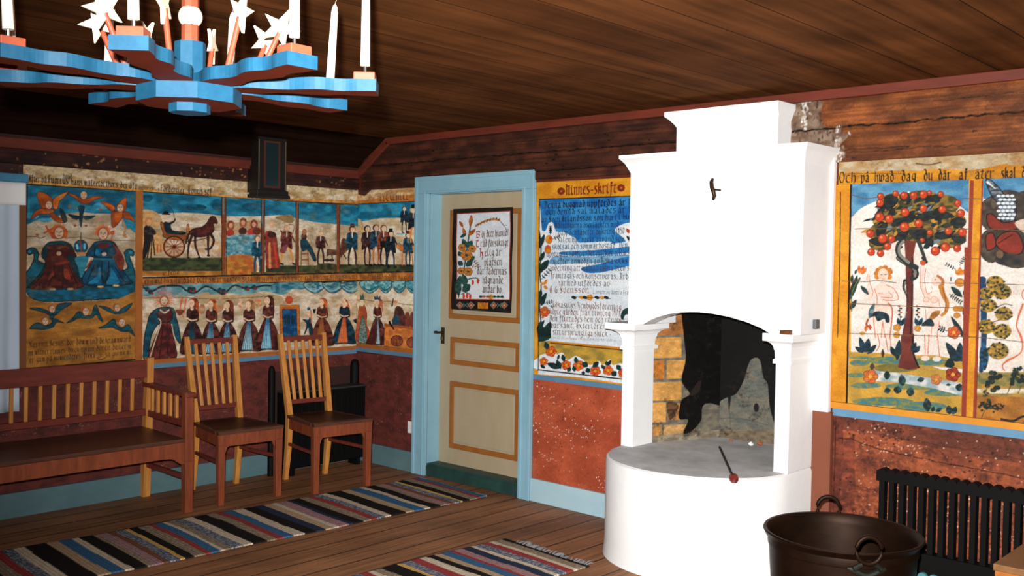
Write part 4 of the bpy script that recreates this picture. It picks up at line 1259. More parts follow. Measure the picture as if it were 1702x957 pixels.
def sprig(p, x0, y0, x1, y1, n, w, c=LGD):
    p.line([(x0, y0), (x1, y1)], w * .25, c)
    dx, dy = x1 - x0, y1 - y0
    L = math.hypot(dx, dy)
    for i in range(n):
        t = (i + 1) / n
        for sgn in (-1, 1):
            bx, by = x0 + dx * t, y0 + dy * t
            p.leaf(bx, by, bx + (dx / L * .5 + sgn * -dy / L) * w, by + (dy / L * .5 + sgn * dx / L) * w, w * .5, c)

def memorial():
    p = Paint((1.757, 0, 0.787), (1, 0, 0), UP, 0.785, 1.185, 0.0024, YEL)
    p.frame(0, 0, 1)
    p.rect(860, 270, 1200, 680, YEL, YELD, .05)
    p.frame(880, 290, 7.361)
    W = (228, 236, 242); B1 = (54, 142, 204); B2 = (28, 104, 178)
    p.poly([(130, 305), (1700, 250), (1700, 2560), (115, 2440)], W, (214, 226, 236), .05)
    p.poly([(130, 305), (1700, 250), (1700, 760), (1200, 800), (700, 850), (420, 700), (160, 700)], B1, B2, .04)
    p.blob([(600, 640), (1500, 560), (1600, 760), (1150, 830), (700, 870), (560, 760)], B2, B1, .03)
    # cloud edges around the garlands
    p.blob([(135, 700), (200, 690), (240, 600), (290, 590), (330, 690), (400, 760), (380, 830), (200, 860), (130, 900)], W)
    p.blob([(1050, 680), (1140, 610), (1260, 590), (1500, 600), (1500, 900), (1240, 880), (1160, 780)], W)
    p.blob([(350, 850), (700, 830), (1000, 820), (900, 900), (600, 930), (350, 920)], W, (190, 214, 232), .02)
    p.frame(880, 410, 7.361)
    p.blob([(400, 60), (800, 40), (1300, -10), (1700, -20), (1700, 60), (1200, 80), (760, 110), (420, 100)], B1, B2, .02)
    p.blob([(250, 170), (360, 110), (760, 120), (1100, 90), (1300, 130), (1000, 190), (620, 200), (280, 215)], (104, 156, 196), (130, 180, 214), .02)
    p.blob([(640, 260), (900, 200), (1200, 120), (1450, 110), (1400, 200), (1150, 250), (900, 310), (720, 320)], B2, (40, 126, 194), .02)
    # text
    p.frame(880, 290, 7.361)
    T = (26, 26, 30); M = (120, 58, 30)
    p.text(450, 250, 1070, 222, 86, 'Minnes-skrift', (120, 40, 20), .26, .08)
    flower(p, 395, 205, 44, (150, 56, 28), (130, 46, 24), 8, (200, 120, 40)); flower(p, 1125, 165, 44, (150, 56, 28), (130, 46, 24), 8, (200, 120, 40))
    p.text(185, 410, 1340, 370, 52, 'Denna byggnad uppfördes år 1880', T, .3, .1)
    p.text(205, 492, 1340, 460, 50, 'och denna sal målades år 1902', T, .22, .07)
    p.text(150, 582, 1340, 545, 46, 'av Sven Erlandsson som hyrt i huset', T, .24, .08)
    p.text(315, 655, 1100, 640, 46, 'Målningarna överläcktes med', (36, 48, 70), .22, .07)
    p.text(360, 742, 1170, 722, 46, 'papp och tapeter omkring 1950', (40, 50, 66), .22, .07)
    p.text(350, 828, 1170, 818, 46, 'Salen har varit använd som', (36, 44, 60), .22, .07)
    p.text(280, 915, 1340, 890, 46, 'skolsal och sommarbostad. Den har', (54, 58, 76), .22, .07)
    p.frame(880, 410, 7.361)
    p.text(215, 120, 1340, 105, 46, 'upptagits hösten. Det mycket tillmålas', (58, 50, 56), .22, .07)
    p.text(260, 205, 1300, 205, 46, 'nu efter anmodan av Hökasviks HB', (50, 44, 50), .24, .08)
    p.text(250, 290, 1340, 290, 46, 'avdelning att målningarna blev skin', (70, 54, 50), .22, .07)
    p.text(260, 380, 1340, 395, 46, 'framtagas och konserveras. Arbetet', (70, 52, 46), .22, .07)
    p.text(350, 470, 990, 480, 46, 'härmed utfördes av', (76, 56, 48), .22, .07)
    p.text(250, 560, 740, 560, 50, 'C G Svensson', (130, 74, 30), .26, .08); p.text(780, 570, 1340, 585, 30, 'Långebrog Västra Frölunda', (70, 56, 50), .2, .06)
    for x, c in ((550, LGD), (640, YEL), (685, LGD), (745, (222, 140, 40)), (830, LGD), (890, (222, 150, 60)), (945, LGD)): p.ell(x, 620, 32, 20, c, rot=.3)
    flower(p, 745, 620, 38, (216, 130, 40), YEL)
    p.line([(520, 610), (1000, 635)], 6, LGD)
    p.text(285, 735, 1130, 770, 48, 'Hökasviks Hembygdsförening', (110, 66, 34), .22, .07)
    p.text(250, 820, 1110, 850, 48, 'köpte gården från rivning 1971', (120, 62, 44), .22, .07)
    p.text(245, 905, 1340, 935, 48, 'Den flyttades hem och renoverades', (110, 64, 44), .22, .07)
    p.frame(880, 530, 7.361)
    p.text(270, 105, 1340, 130, 48, 'varsamt. Exteriören återställd', (80, 58, 50), .22, .07)
    p.text(290, 185, 1010, 215, 48, 'sitt ursprungliga skick -', (110, 76, 50), .22, .07)
    p.text(270, 235, 1140, 275, 18, 'som är nu ombyggt efter gammalt mönster årtal', (110, 110, 120), .2, .06)
    # left garland
    p.frame(880, 290, 7.361)
    p.leaf(265, 620, 265, 740, 26, LGD); sprig(p, 262, 740, 262, 640, 4, 22)
    p.leaf(130, 900, 190, 730, 50, LG, LGD); p.leaf(130, 780, 150, 920, 36, LGD)
    p.ell(245, 795, 42, 52, (214, 130, 30), YEL, ol=(150, 80, 20), ow=5); p.blob([(250, 760), (290, 775), (255, 800)], RED)
    sprig(p, 290, 790, 370, 760, 3, 24)
    p.ell(232, 915, 38, 52, (220, 130, 30), (200, 90, 30), ol=(150, 80, 20), ow=5)
    p.leaf(1230, 720, 1190, 660, 40, RED); p.leaf(1240, 740, 1260, 630, 50, RED, (220, 110, 40)); p.leaf(1250, 740, 1300, 680, 40, RED)
    p.leaf(1260, 830, 1190, 750, 40, LGD); p.ell(1250, 810, 30, 30, (226, 130, 50)); p.leaf(1260, 940, 1220, 880, 50, LGD)
    p.frame(880, 410, 7.361)
    p.line([(125, -200), (150, 0), (135, 300), (150, 500), (130, 700), (150, 950), (140, 1100)], 22, LG)
    for a in ((140, 300, 240, 160, 80), (135, 180, 190, 60, 50), (130, 330, 170, 250, 40), (140, 700, 215, 560, 56), (135, 640, 150, 510, 40), (145, 720, 200, 640, 40)): p.leaf(*a, LG, LGD)
    sprig(p, 150, 400, 250, 290, 4, 30)
    p.ell(205, 430, 18, 34, YEL, RED, rot=.4); p.ell(170, 450, 32, 18, (222, 140, 40)); p.ell(205, 495, 30, 20, (214, 130, 40), rot=.8)
    sprig(p, 190, 690, 270, 670, 3, 26); sprig(p, 250, 720, 290, 735, 2, 22)
    flower(p, 195, 795, 60, RED, (220, 110, 40)); p.ell(195, 755, 34, 30, (190, 96, 50)); p.ell(170, 860, 18, 16, (200, 110, 50))
    p.blob([(1120, 830), (1160, 760), (1250, 750), (1260, 820), (1180, 830), (1150, 890), (1125, 880)], LGD, LG)
    p.line([(1240, 660), (1250, 740)], 10, LGD); p.ell(1250, 870, 16, 20, RED); p.blob([(1210, 500), (1250, 440), (1270, 500)], YEL, RED)
    p.frame(880, 530, 7.361)
    for a in ((120, 200, 150, 20, 70), (180, 240, 265, 30, 90), (160, 240, 265, 170, 80), (125, 260, 200, 150, 70), (120, 130, 190, 10, 40)): p.leaf(*a, LG, LGD)
    p.blob([(118, 100), (240, 120), (270, 220), (190, 270), (118, 270)], LGD, LG)
    # ground strip with a row of flowers
    p.poly([(120, 278), (270, 262), (270, 270), (1700, 400), (1700, 820), (115, 620)], (200, 160, 60), (150, 130, 60), .03)
    p.poly([(265, 265), (1700, 395), (1700, 440), (265, 300)], YELD)
    p.line([(260, 290), (700, 335), (1700, 430)], 14, (96, 50, 24), sm=False)
    p.blob([(125, 460), (200, 420), (330, 370), (340, 430), (410, 410), (470, 500), (560, 450), (640, 480), (740, 560), (850, 510), (900, 560), (990, 490), (1020, 560), (1130, 540), (1300, 600), (1700, 640), (1700, 840), (115, 620)], W)
    fl_ = ((270, 395, 66), (180, 515, 50), (455, 560, 60), (605, 565, 66), (810, 635, 64), (965, 625, 62), (1150, 660, 60), (1290, 690, 60))
    for i, (x, y, r) in enumerate(fl_): flower(p, x, y, r, RED if i % 2 == 0 else (206, 84, 36), (226, 120, 44), 5, YEL, i)
    for a in ((230, 370, 200, 280, 60), (380, 600, 220, 540, 70), (390, 610, 340, 500, 60), (350, 500, 370, 430, 30), (430, 520, 410, 430, 50), (470, 640, 510, 590, 50), (560, 640, 545, 570, 50), (580, 540, 570, 460, 50), (720, 580, 650, 530, 70), (690, 640, 750, 610, 60), (780, 590, 850, 520, 60), (930, 610, 880, 560, 40), (945, 570, 950, 510, 40), (960, 570, 1000, 500, 40), (1010, 690, 1070, 640, 70), (1120, 620, 1070, 560, 60), (140, 560, 200, 600, 40), (640, 650, 690, 660, 40)): p.leaf(*a, LGD, LG)
    p.frame(880, 290, 7.361)
    p.line([(130, 305), (1700, 250)], 14, BLK, sm=False); p.line([(130, 300), (115, 2390)], 16, (24, 30, 30), sm=False)
    p.frame(880, 530, 7.361); p.line([(112, 618), (1120, 730), (1700, 800)], 16, BLK, sm=False)
    p.wear(.05, .02, .04, 41)
    return p
o = memorial().mesh('inscription_panel', M_PAINT, .80)
tag(o, 'yellow framed inscription panel with blackletter text and flower garlands, between door and fireplace', 'painted inscription')

# --- cloth hanging on the door
def hanging():
    p = Paint((0.925, 0.094, 1.150), (1, 0, 0), UP, 0.55, 0.682, 0.0022, (26, 24, 24))
    p.frame(740, 330, 4.785)
    p.rect(60, 40, 580, 930, (28, 26, 26), (36, 32, 30))
    p.poly([(98, 120), (528, 98), (522, 806), (100, 800)], (176, 70, 36))
    p.poly([(104, 126), (522, 104), (516, 800), (106, 794)], (208, 214, 220), (198, 206, 214), .04)
    G1 = (50, 84, 76); G2 = (34, 60, 56); O1 = (176, 104, 44); O2 = (140, 70, 34)
    p.line([(120, 780), (140, 640), (165, 520), (185, 400), (200, 280), (215, 150)], 16, G1)
    for a in ((120, 180, 150, 230, 24), (215, 130, 205, 230, 30), (170, 300, 150, 230, 26), (190, 300, 250, 240, 30)): p.leaf(*a, O1, O2)
    for a in ((130, 310, 180, 280, 24), (180, 390, 150, 320, 40), (190, 390, 225, 335, 44), (140, 460, 115, 420, 36), (200, 490, 245, 460, 36), (175, 540, 225, 490, 44), (150, 530, 110, 500, 40), (110, 700, 130, 610, 40), (170, 700, 150, 600, 50), (150, 740, 205, 680, 56), (120, 770, 110, 650, 50)): p.leaf(*a, G1, G2)
    for x, y, r in ((145, 390, 30), (225, 400, 30), (180, 450, 44), (135, 575, 28), (190, 580, 34)): flower(p, x, y, r, O1, (190, 130, 60), 6, (70, 60, 60))
    p.line([(250, 220), (320, 180), (380, 165), (440, 175)], 12, (140, 80, 40))
    for x, y in ((260, 212), (285, 200), (310, 188), (335, 180), (360, 172), (385, 166), (410, 166), (430, 172)): p.ell(x, y, 12, 10, O1); p.leaf(x, y, x + 12, y - 16, 7, G2)
    p.line([(440, 175), (470, 215), (500, 210)], 4, (90, 90, 90)); p.line([(450, 185), (490, 240)], 4, (90, 90, 90))
    p.line([(130, 680), (190, 640), (250, 630), (275, 650)], 10, G1)
    for x, y in ((225, 665), (265, 655), (160, 775), (185, 770), (208, 778)): p.ell(x, y, 10, 22, (190, 60, 44))
    p.line([(140, 760), (180, 745), (210, 765)], 8, G1)
    sprig(p, 235, 480, 275, 540, 4, 16, (110, 70, 50)); sprig(p, 205, 530, 245, 545, 2, 14, (150, 80, 50))
    T = (100, 78, 64); R = (146, 34, 32)
    p.text(252, 312, 288, 308, 34, 'B', R, .34, .1); p.text(296, 308, 508, 295, 36, 'öj ditt huvud!', T, .24, .07)
    p.text(252, 385, 284, 382, 34, 'T', R, .34, .1); p.text(290, 382, 510, 375, 36, 'räd försiktigt', T, .24, .07)
    p.text(280, 460, 316, 458, 40, 'H', R, .36, .11); p.text(322, 456, 460, 450, 38, 'elig är', T, .26, .08)
    p.text(318, 532, 465, 528, 38, 'platsen', T, .26, .08)
    p.text(258, 600, 500, 602, 38, 'där fädernas', T, .26, .08)
    p.text(300, 672, 470, 674, 38, 'hägnande', T, .26, .08)
    p.text(300, 742, 468, 750, 38, 'andar bo.', T, .26, .08)
    for x in (290, 315, 345, 400, 430, 460): p.ell(x, 778, 14, 10, O1 if x % 2 else G2)
    flower(p, 372, 780, 20, O1, YEL); p.line([(280, 772), (475, 785)], 5, G2)
    p.poly([(268, 824), (352, 826), (350, 874), (268, 872)], (206, 138, 40), (190, 110, 30)); p.text(276, 862, 344, 864, 24, 'ÖHF'.replace('Ö', 'O'), (110, 56, 24), .2, .06)
    for x in (130, 215, 395, 480):
        p.line([(x - 26, 845), (x, 820), (x + 26, 845), (x, 872), (x - 26, 845)], 7, (110, 120, 110), sm=False); flower(p, x, 846, 18, (150, 64, 50), (190, 110, 80), 4)
    for x in (172, 440): p.line([(x - 16, 830), (x + 16, 862)], 6, (80, 110, 90)); p.line([(x + 16, 830), (x - 16, 862)], 6, (80, 110, 90))
    p.wear(.05, .01, .02, 51)
    return p
def hang_relief(U, V):
    return 0.004 * np.sin(U * 14 + 1) * (1 - V / 0.7) * .8 + 0.003 * np.sin(V * 17 + U * 4)
o = hanging().mesh('wall_hanging', M_CLOTH, .66, 0.010, relief=hang_relief)
tag(o, 'black bordered cloth hanging with flowers and a verse, pinned to the beige door', 'wall hanging')

# --- garden panel: tree, snake, two figures
def garden():
    p = Paint((3.688, 0, 0.832), (1, 0, 0), UP, 0.672, 1.05, 0.0021, WHT)
    W = (236, 232, 226); W2 = (226, 216, 206)
    p.frame(1340, 240, 4.69)
    p.rect(-40, -80, 1500, 2400, W, W2, .06)
    p.blob([(345, 300), (1320, 250), (1320, 560), (1260, 530), (1100, 420), (800, 370), (560, 440), (430, 500), (345, 560)], (96, 154, 188), (64, 122, 164), .03)
    p.rect(150, 100, 352, 2400, YEL, YELD, .05)
    # tree crown
    K = (34, 40, 38); K2 = (70, 66, 40); Y2 = (196, 140, 50)
    for q in ((700, 480, 150, 100), (900, 440, 160, 80), (1060, 470, 140, 80), (760, 600, 240, 90), (1040, 600, 210, 100), (620, 690, 130, 90), (880, 690, 200, 80), (1120, 720, 130, 90), (580, 770, 90, 60), (780, 440, 100, 60)): p.ell(*q, K2, (150, 116, 50), nz=.012)
    rr = random.Random(5)
    for i in range(150):
        a = rr.uniform(0, 2 * PI); q = math.sqrt(rr.random())
        x = 870 + 370 * q * math.cos(a); y = 600 + 215 * q * math.sin(a)
        if y > 720 and 760 < x < 920: continue
        t = rr.uniform(-.7, .7)
        L = rr.uniform(40, 90)
        p.leaf(x, y, x + L * math.cos(t + 2.6), y + L * math.sin(t + 2.2) * .7, rr.uniform(16, 34), rr.choice([K, (24, 30, 34), (52, 56, 40), Y2, (110, 130, 140), K, (30, 44, 50)]))
    for q in ([(610, 420), (680, 390), (720, 440), (640, 520)], [(730, 400), (790, 375), (810, 440), (750, 440)], [(670, 620), (760, 570), (850, 550), (830, 600), (700, 640)], [(850, 570), (960, 520), (1100, 530), (1150, 570), (1000, 580), (900, 600)], [(930, 430), (1000, 395), (1060, 410), (1000, 450)], [(1130, 590), (1200, 570), (1245, 600), (1210, 650), (1140, 630)], [(690, 730), (760, 670), (800, 690), (740, 750)], [(790, 660), (900, 650), (950, 700), (860, 740)], [(1000, 700), (1080, 680), (1140, 720), (1040, 740)], [(930, 740), (990, 750), (980, 800)], [(490, 750), (560, 730), (640, 770), (560, 790)], [(1140, 720), (1240, 730), (1230, 770), (1160, 760)], [(560, 650), (630, 610), (620, 680), (560, 720)]):
        p.blob(q, (26, 32, 34), (44, 52, 48), .01, ol=BLK, ow=4)
    for x, y, r in ((583, 405, 24), (578, 457, 28), (700, 385, 22), (765, 400, 28), (840, 400, 28), (915, 392, 30), (963, 380, 18), (1050, 390, 22), (1183, 460, 26), (1206, 537, 30), (915, 500, 28), (1062, 507, 28), (773, 530, 32), (575, 568, 34), (650, 582, 32), (880, 618, 32), (768, 645, 36), (502, 695, 30), (598, 735, 34), (668, 738, 26), (636, 795, 28), (510, 840, 28), (583, 850, 26), (965, 686, 22), (1110, 675, 28), (1218, 685, 32), (1008, 832, 34), (1085, 802, 34), (1178, 810, 28), (905, 748, 18)):
        p.ell(x, y, r, r, (206, 74, 36), (190, 60, 32), ol=(120, 44, 26), ow=6); p.ell(x - r * .3, y - r * .3, r * .3, r * .3, (232, 140, 90))
    # trunk and snake
    p.poly([(765, 740), (860, 760), (840, 860), (835, 1400), (845, 1960), (880, 2040), (700, 2045), (745, 1900), (790, 1500), (775, 860)], (112, 50, 40))
    p.frame(1400, 430, 7.36)
    p.poly([(780, -20), (868, -20), (862, 500), (836, 960), (735, 960), (770, 760), (800, 600), (800, 300)], (110, 50, 42), (96, 40, 36), .02)
    p.line([(860, -20), (858, 420), (838, 960)], 14, BLK); p.line([(790, 240), (800, 500), (770, 740), (736, 960)], 8, (50, 28, 26))
    p.line([(690, -10), (760, 40), (850, 90), (905, 160), (900, 215), (860, 240)], 62, (40, 46, 44)); p.line([(690, -10), (760, 40), (850, 90), (898, 160), (890, 215)], 36, (126, 128, 116), 26)
    p.line([(770, 270), (755, 350), (785, 430), (815, 530)], 46, (40, 46, 44), 10); p.line([(775, 285), (765, 350), (790, 420)], 22, (120, 120, 110), 10)
    p.frame(1340, 240, 4.69)
    p.line([(760, 750), (720, 790), (725, 860), (790, 920), (860, 960)], 40, (40, 46, 44)); p.line([(760, 756), (730, 800), (735, 860), (800, 920)], 22, (130, 130, 120))
    p.line([(880, 760), (905, 830), (930, 900), (920, 935)], 34, (50, 54, 50), 14); p.ell(912, 922, 24, 20, (200, 80, 40))
    p.frame(1400, 430, 7.36)
    p.line([(990, -10), (1030, 40)], 40, (40, 50, 52)); p.ell(990, 50, 34, 30, (200, 84, 44), ol=(120, 50, 30), ow=5)
    SK = (236, 206, 190); SO = (206, 118, 86)
    # first figure
    p.poly([(395, 570), (590, 570), (625, 640), (585, 960), (400, 960), (385, 700)], SK, (240, 220, 208))
    p.blob([(400, 370), (470, 300), (540, 300), (640, 360), (690, 480), (640, 510), (570, 530), (580, 570), (430, 570), (430, 480)], SK, (240, 216, 204), .02)
    p.line([(400, 400), (340, 480), (330, 320), (320, 220)], 46, SK, 26)
    p.line([(365, 480), (380, 400), (345, 300), (335, 200)], 8, SO); p.line([(300, 260), (320, 190)], 8, SO); p.line([(400, 370), (430, 460), (430, 560)], 10, SO); p.line([(540, 320), (640, 370), (690, 490), (590, 510), (500, 500)], 10, SO)
    p.line([(570, 400), (620, 470), (480, 470)], 9, SO); p.line([(440, 420), (500, 430)], 6, SO); p.line([(390, 590), (385, 700), (410, 960)], 12, SO); p.line([(570, 540), (618, 640), (585, 960)], 16, (196, 96, 64)); p.line([(500, 760), (480, 960)], 10, SO); p.line([(500, 760), (525, 960)], 10, SO)
    for x, y in ((445, 140), (480, 120), (530, 110), (580, 140), (430, 220), (580, 220), (590, 160), (425, 180)): p.ell(x, y, 34, 32, (208, 136, 50), (190, 110, 40))
    p.ell(505, 195, 62, 78, SK); p.line([(475, 195), (495, 195)], 9, (90, 70, 60)); p.line([(520, 195), (545, 195)], 9, (90, 70, 60)); p.line([(495, 245), (525, 243)], 7, SO); p.line([(508, 200), (512, 225)], 5, SO); p.poly([(480, 260), (535, 260), (540, 310), (470, 310)], SK)
    p.blob([(330, 725), (400, 650), (500, 650), (570, 690), (580, 770), (540, 775), (520, 730), (440, 760), (400, 700)], (40, 66, 76), (20, 40, 50), .01, ol=BLK, ow=5)
    p.leaf(330, 720, 400, 540, 60, (120, 140, 140), (50, 80, 90)); p.line([(320, 740), (300, 800), (330, 830)], 26, (170, 70, 40))
    p.leaf(290, 890, 300, 810, 40, (200, 110, 50)); p.leaf(350, 870, 340, 800, 40, (180, 80, 44)); p.ell(250, 910, 36, 24, (210, 150, 70))
    # second figure
    p.blob([(1060, 430), (1160, 380), (1230, 420), (1250, 560), (1220, 640), (1000, 600), (1000, 500)], SK, (240, 218, 208), .02)
    p.poly([(1020, 600), (1230, 600), (1190, 820), (1160, 960), (1010, 960), (1030, 760)], SK, (240, 220, 210))
    p.line([(1060, 450), (985, 360), (975, 240), (1000, 110)], 56, SK, 30)
    p.line([(965, 100), (955, 240), (960, 340), (1010, 470), (1000, 500)], 8, SO); p.line([(1025, 120), (1010, 260), (1040, 420), (1100, 400)], 8, SO)
    p.ell(1150, 270, 62, 64, SK); p.line([(1170, 210), (1230, 260), (1225, 340)], 30, (186, 110, 60), 40); p.line([(1210, 340), (1240, 440), (1285, 540), (1270, 640), (1220, 690)], 64, (190, 126, 56), 34)
    p.line([(1230, 360), (1270, 520), (1260, 640)], 12, (140, 80, 36)); p.ell(1140, 255, 10, 8, (120, 80, 60)); p.line([(1090, 330), (1110, 380)], 6, SO)
    p.ell(1030, 500, 36, 30, SK, ol=SO, ow=6); p.ell(1125, 500, 44, 40, SK, ol=SO, ow=6); p.line([(1180, 500), (1200, 600)], 7, SO); p.line([(1020, 620), (1030, 760)], 7, SO); p.line([(1190, 760), (1160, 960)], 8, SO); p.line([(1100, 820), (1090, 960)], 6, SO)
    p.blob([(1070, 720), (1110, 650), (1190, 630), (1190, 680), (1110, 740)], (176, 120, 60), (140, 90, 40)); p.blob([(970, 810), (1060, 730), (1110, 760), (1120, 820), (1040, 820)], (30, 54, 64), LGD, .01, ol=BLK, ow=5)
    # plants
    for a in ((100, 500, 190, 200, 70), (110, 380, 230, 230, 50), (230, 330, 330, 440, 50), (100, 620, 180, 500, 60), (160, 190, 180, 130, 30), (120, 300, 130, 190, 40)): p.leaf(*a, (40, 70, 70), LGD)
    for a in ((215, 180, 210, 80, 44), (240, 190, 265, 90, 50), (250, 190, 300, 110, 40)): p.leaf(*a, (206, 96, 40), (220, 130, 60))
    p.line([(120, 640), (130, 400), (220, 230)], 14, (90, 100, 60))
    for x, y0 in ((700, 560), (915, 560)):
        p.line([(x, y0), (x + 20, 800)], 6, LGD)
        for i in range(6): p.ell(x + 8 + (i % 2) * 22 - 8, y0 + 20 + i * 26, 17, 11, (170, 70, 44) if i % 3 == 0 else LGD)
        p.leaf(x + 10, 820, x - 20, 720, 50, (24, 70, 110), LGD); p.leaf(x + 20, 820, x + 70, 720, 50, (24, 80, 120), LGD)
    flower(p, 675, 840, 46, (190, 130, 50), (206, 150, 70)); flower(p, 925, 850, 42, (196, 140, 60), (210, 150, 70)); flower(p, 670, 930, 40, (200, 140, 60), YEL)
    p.line([(1540, 170), (1550, 400), (1500, 560), (1520, 760), (1490, 960)], 30, (40, 66, 70))
    for a in ((1470, 470, 1330, 340, 70), (1520, 460, 1490, 380, 60), (1490, 960, 1330, 700, 60), (1500, 720, 1480, 600, 40), (1470, 960, 1440, 820, 40)): p.leaf(*a, (34, 60, 66), LGD)
    for a in ((1440, 200, 1380, 140, 50), (1440, 200, 1440, 100, 60), (1450, 200, 1505, 130, 50)): p.leaf(*a, (206, 110, 40), (220, 150, 60))
    p.ell(1440, 290, 60, 50, (206, 136, 54), (196, 110, 40), ol=(140, 80, 36), ow=6)
    for x, y in ((1395, 610), (1445, 610), (1405, 690)): p.ell(x, y, 40, 34, (206, 140, 50), (190, 120, 40), ol=(140, 80, 30), ow=4)
    sprig(p, 1440, 80, 1490, -10, 4, 26); sprig(p, 1310, 430, 1450, 530, 6, 30); sprig(p, 1390, 130, 1280, 70, 4, 26); sprig(p, 1280, 880, 1200, 850, 3, 40)
    flower(p, 1365, 900, 78, (196, 84, 44), (206, 104, 54)); p.ell(1330, 250, 8, 30, LGD)
    # ground
    p.frame(1340, 560, 4.69)
    p.poly([(320, 112), (560, 120), (800, 140), (1000, 140), (1280, 190), (1240, 640), (310, 520)], (206, 158, 62), (176, 140, 60), .03)
    for q in ((430, 160, 90, 12), (420, 200, 80, 24), (640, 180, 170, 30), (390, 295, 70, 18), (470, 375, 120, 24), (960, 190, 140, 30), (900, 380, 280, 30), (600, 500, 240, 34), (900, 540, 200, 40), (1100, 430, 180, 30)): p.ell(*q, (70, 120, 124), (130, 130, 70), nz=.01)
    p.poly([(520, 250), (800, 290), (1240, 360), (1230, 460), (1000, 400), (720, 350), (480, 340)], (216, 214, 210), (150, 170, 176), .015)
    p.poly([(980, 226), (1240, 250), (1240, 280), (1050, 250)], (226, 222, 214))
    p.ell(700, 240, 170, 34, (110, 104, 50), (140, 120, 60))
    p.poly([(742, -20), (840, -20), (840, 120), (885, 240), (800, 255), (715, 235), (740, 140)], (116, 54, 42), (98, 42, 36)); p.line([(836, -20), (840, 130), (880, 235)], 14, BLK)
    for q in ([(560, -20), (575, 60), (550, 110)], [(620, -20), (640, 110)], [(655, -20), (665, 70)], [(925, -20), (930, 130)], [(960, -20), (950, 130)], [(1025, -20), (1040, 150)]): p.line(q, 7, SO)
    for x, y in ((930, 165), (1020, 170)): p.ell(x, y, 34, 20, (210, 210, 206), SK)
    for a in ((460, 120, 420, 0, 44), (470, 120, 490, 10, 50), (480, 130, 550, 60, 40), (450, 120, 385, 75, 36), (700, 150, 660, 70, 40), (710, 180, 730, 20, 50), (820, 110, 860, 40, 40), (840, 120, 890, 70, 40), (1180, 190, 1120, 110, 60), (1190, 190, 1090, 40, 60), (1200, 190, 1200, 40, 60), (1210, 190, 1240, 70, 50)): p.leaf(*a, (30, 60, 80), LGD)
    p.leaf(600, 160, 600, 90, 24, (70, 50, 30)); p.blob([(1080, 220), (1120, 160), (1160, 210), (1130, 240)], LGD)
    flower(p, 505, 305, 56, (196, 96, 44), (206, 124, 60)); flower(p, 1145, 290, 56, (170, 60, 36), (120, 44, 30)); flower(p, 1015, 330, 42, (206, 140, 80), (190, 110, 60)); p.leaf(515, 255, 520, 200, 36, (70, 60, 50))
    for a in ((630, 330, 635, 260, 50), (755, 380, 745, 290, 56), (900, 350, 890, 310, 56), (1110, 380, 1110, 360, 40), (1190, 420, 1200, 360, 60), (640, 440, 630, 390, 50), (710, 440, 720, 380, 60), (810, 460, 820, 390, 60), (950, 580, 940, 470, 60), (1010, 580, 1060, 550, 30), (1120, 600, 1110, 530, 50), (1140, 600, 1170, 540, 44), (980, 580, 1000, 540, 30)): p.leaf(*a, LGD, (50, 80, 84))
    # post at right
    p.poly([(1235, -700), (1275, -700), (1245, 640), (1210, 640)], (150, 60, 40)); p.poly([(1275, -1600), (1400, -1600), (1330, 640), (1242, 640)], YELD, YEL, .05)
    p.frame(0, 0, 1)
    p.poly([(1612, 300), (1632, 300), (1619, 696), (1603, 694)], YELD, YEL, .05)
    p.poly([(1612.5, 300), (1619, 300), (1606, 694), (1599, 693)], (150, 58, 40)); p.poly([(1632, 300), (1637, 300), (1622, 697), (1617, 696)], (150, 58, 40))
    p.line([(1415.5, 300), (1408, 672)], 3.4, BLK, sm=False); p.line([(1406, 671), (1640, 699)], 3, BLK, sm=False)
    p.line([(1398, 320), (1397, 420), (1393, 560)], 1.8, (60, 44, 24))
    CR = (104, 80, 50)
    for q in ([(1416, 324), (1440, 330), (1460, 328)], [(1422, 381), (1450, 380), (1615, 381)], [(1400, 467), (1440, 468), (1460, 466), (1490, 470)], [(1530, 470), (1635, 471)], [(1410, 504), (1460, 506), (1540, 510), (1630, 512)], [(1412, 554), (1470, 555), (1520, 557), (1628, 560)], [(1600, 330), (1636, 331)], [(1604, 430), (1630, 430)]):
        p.line(q, 1.3, CR)
    p.wear(.04, .02, .04, 61)
    return p
o = garden().mesh('wall_painting', M_PAINT, .98)
tag(o, 'painted garden panel with fruit tree, snake and two bare figures, right of the fireplace', 'wall painting', 'folk murals on the timber walls')

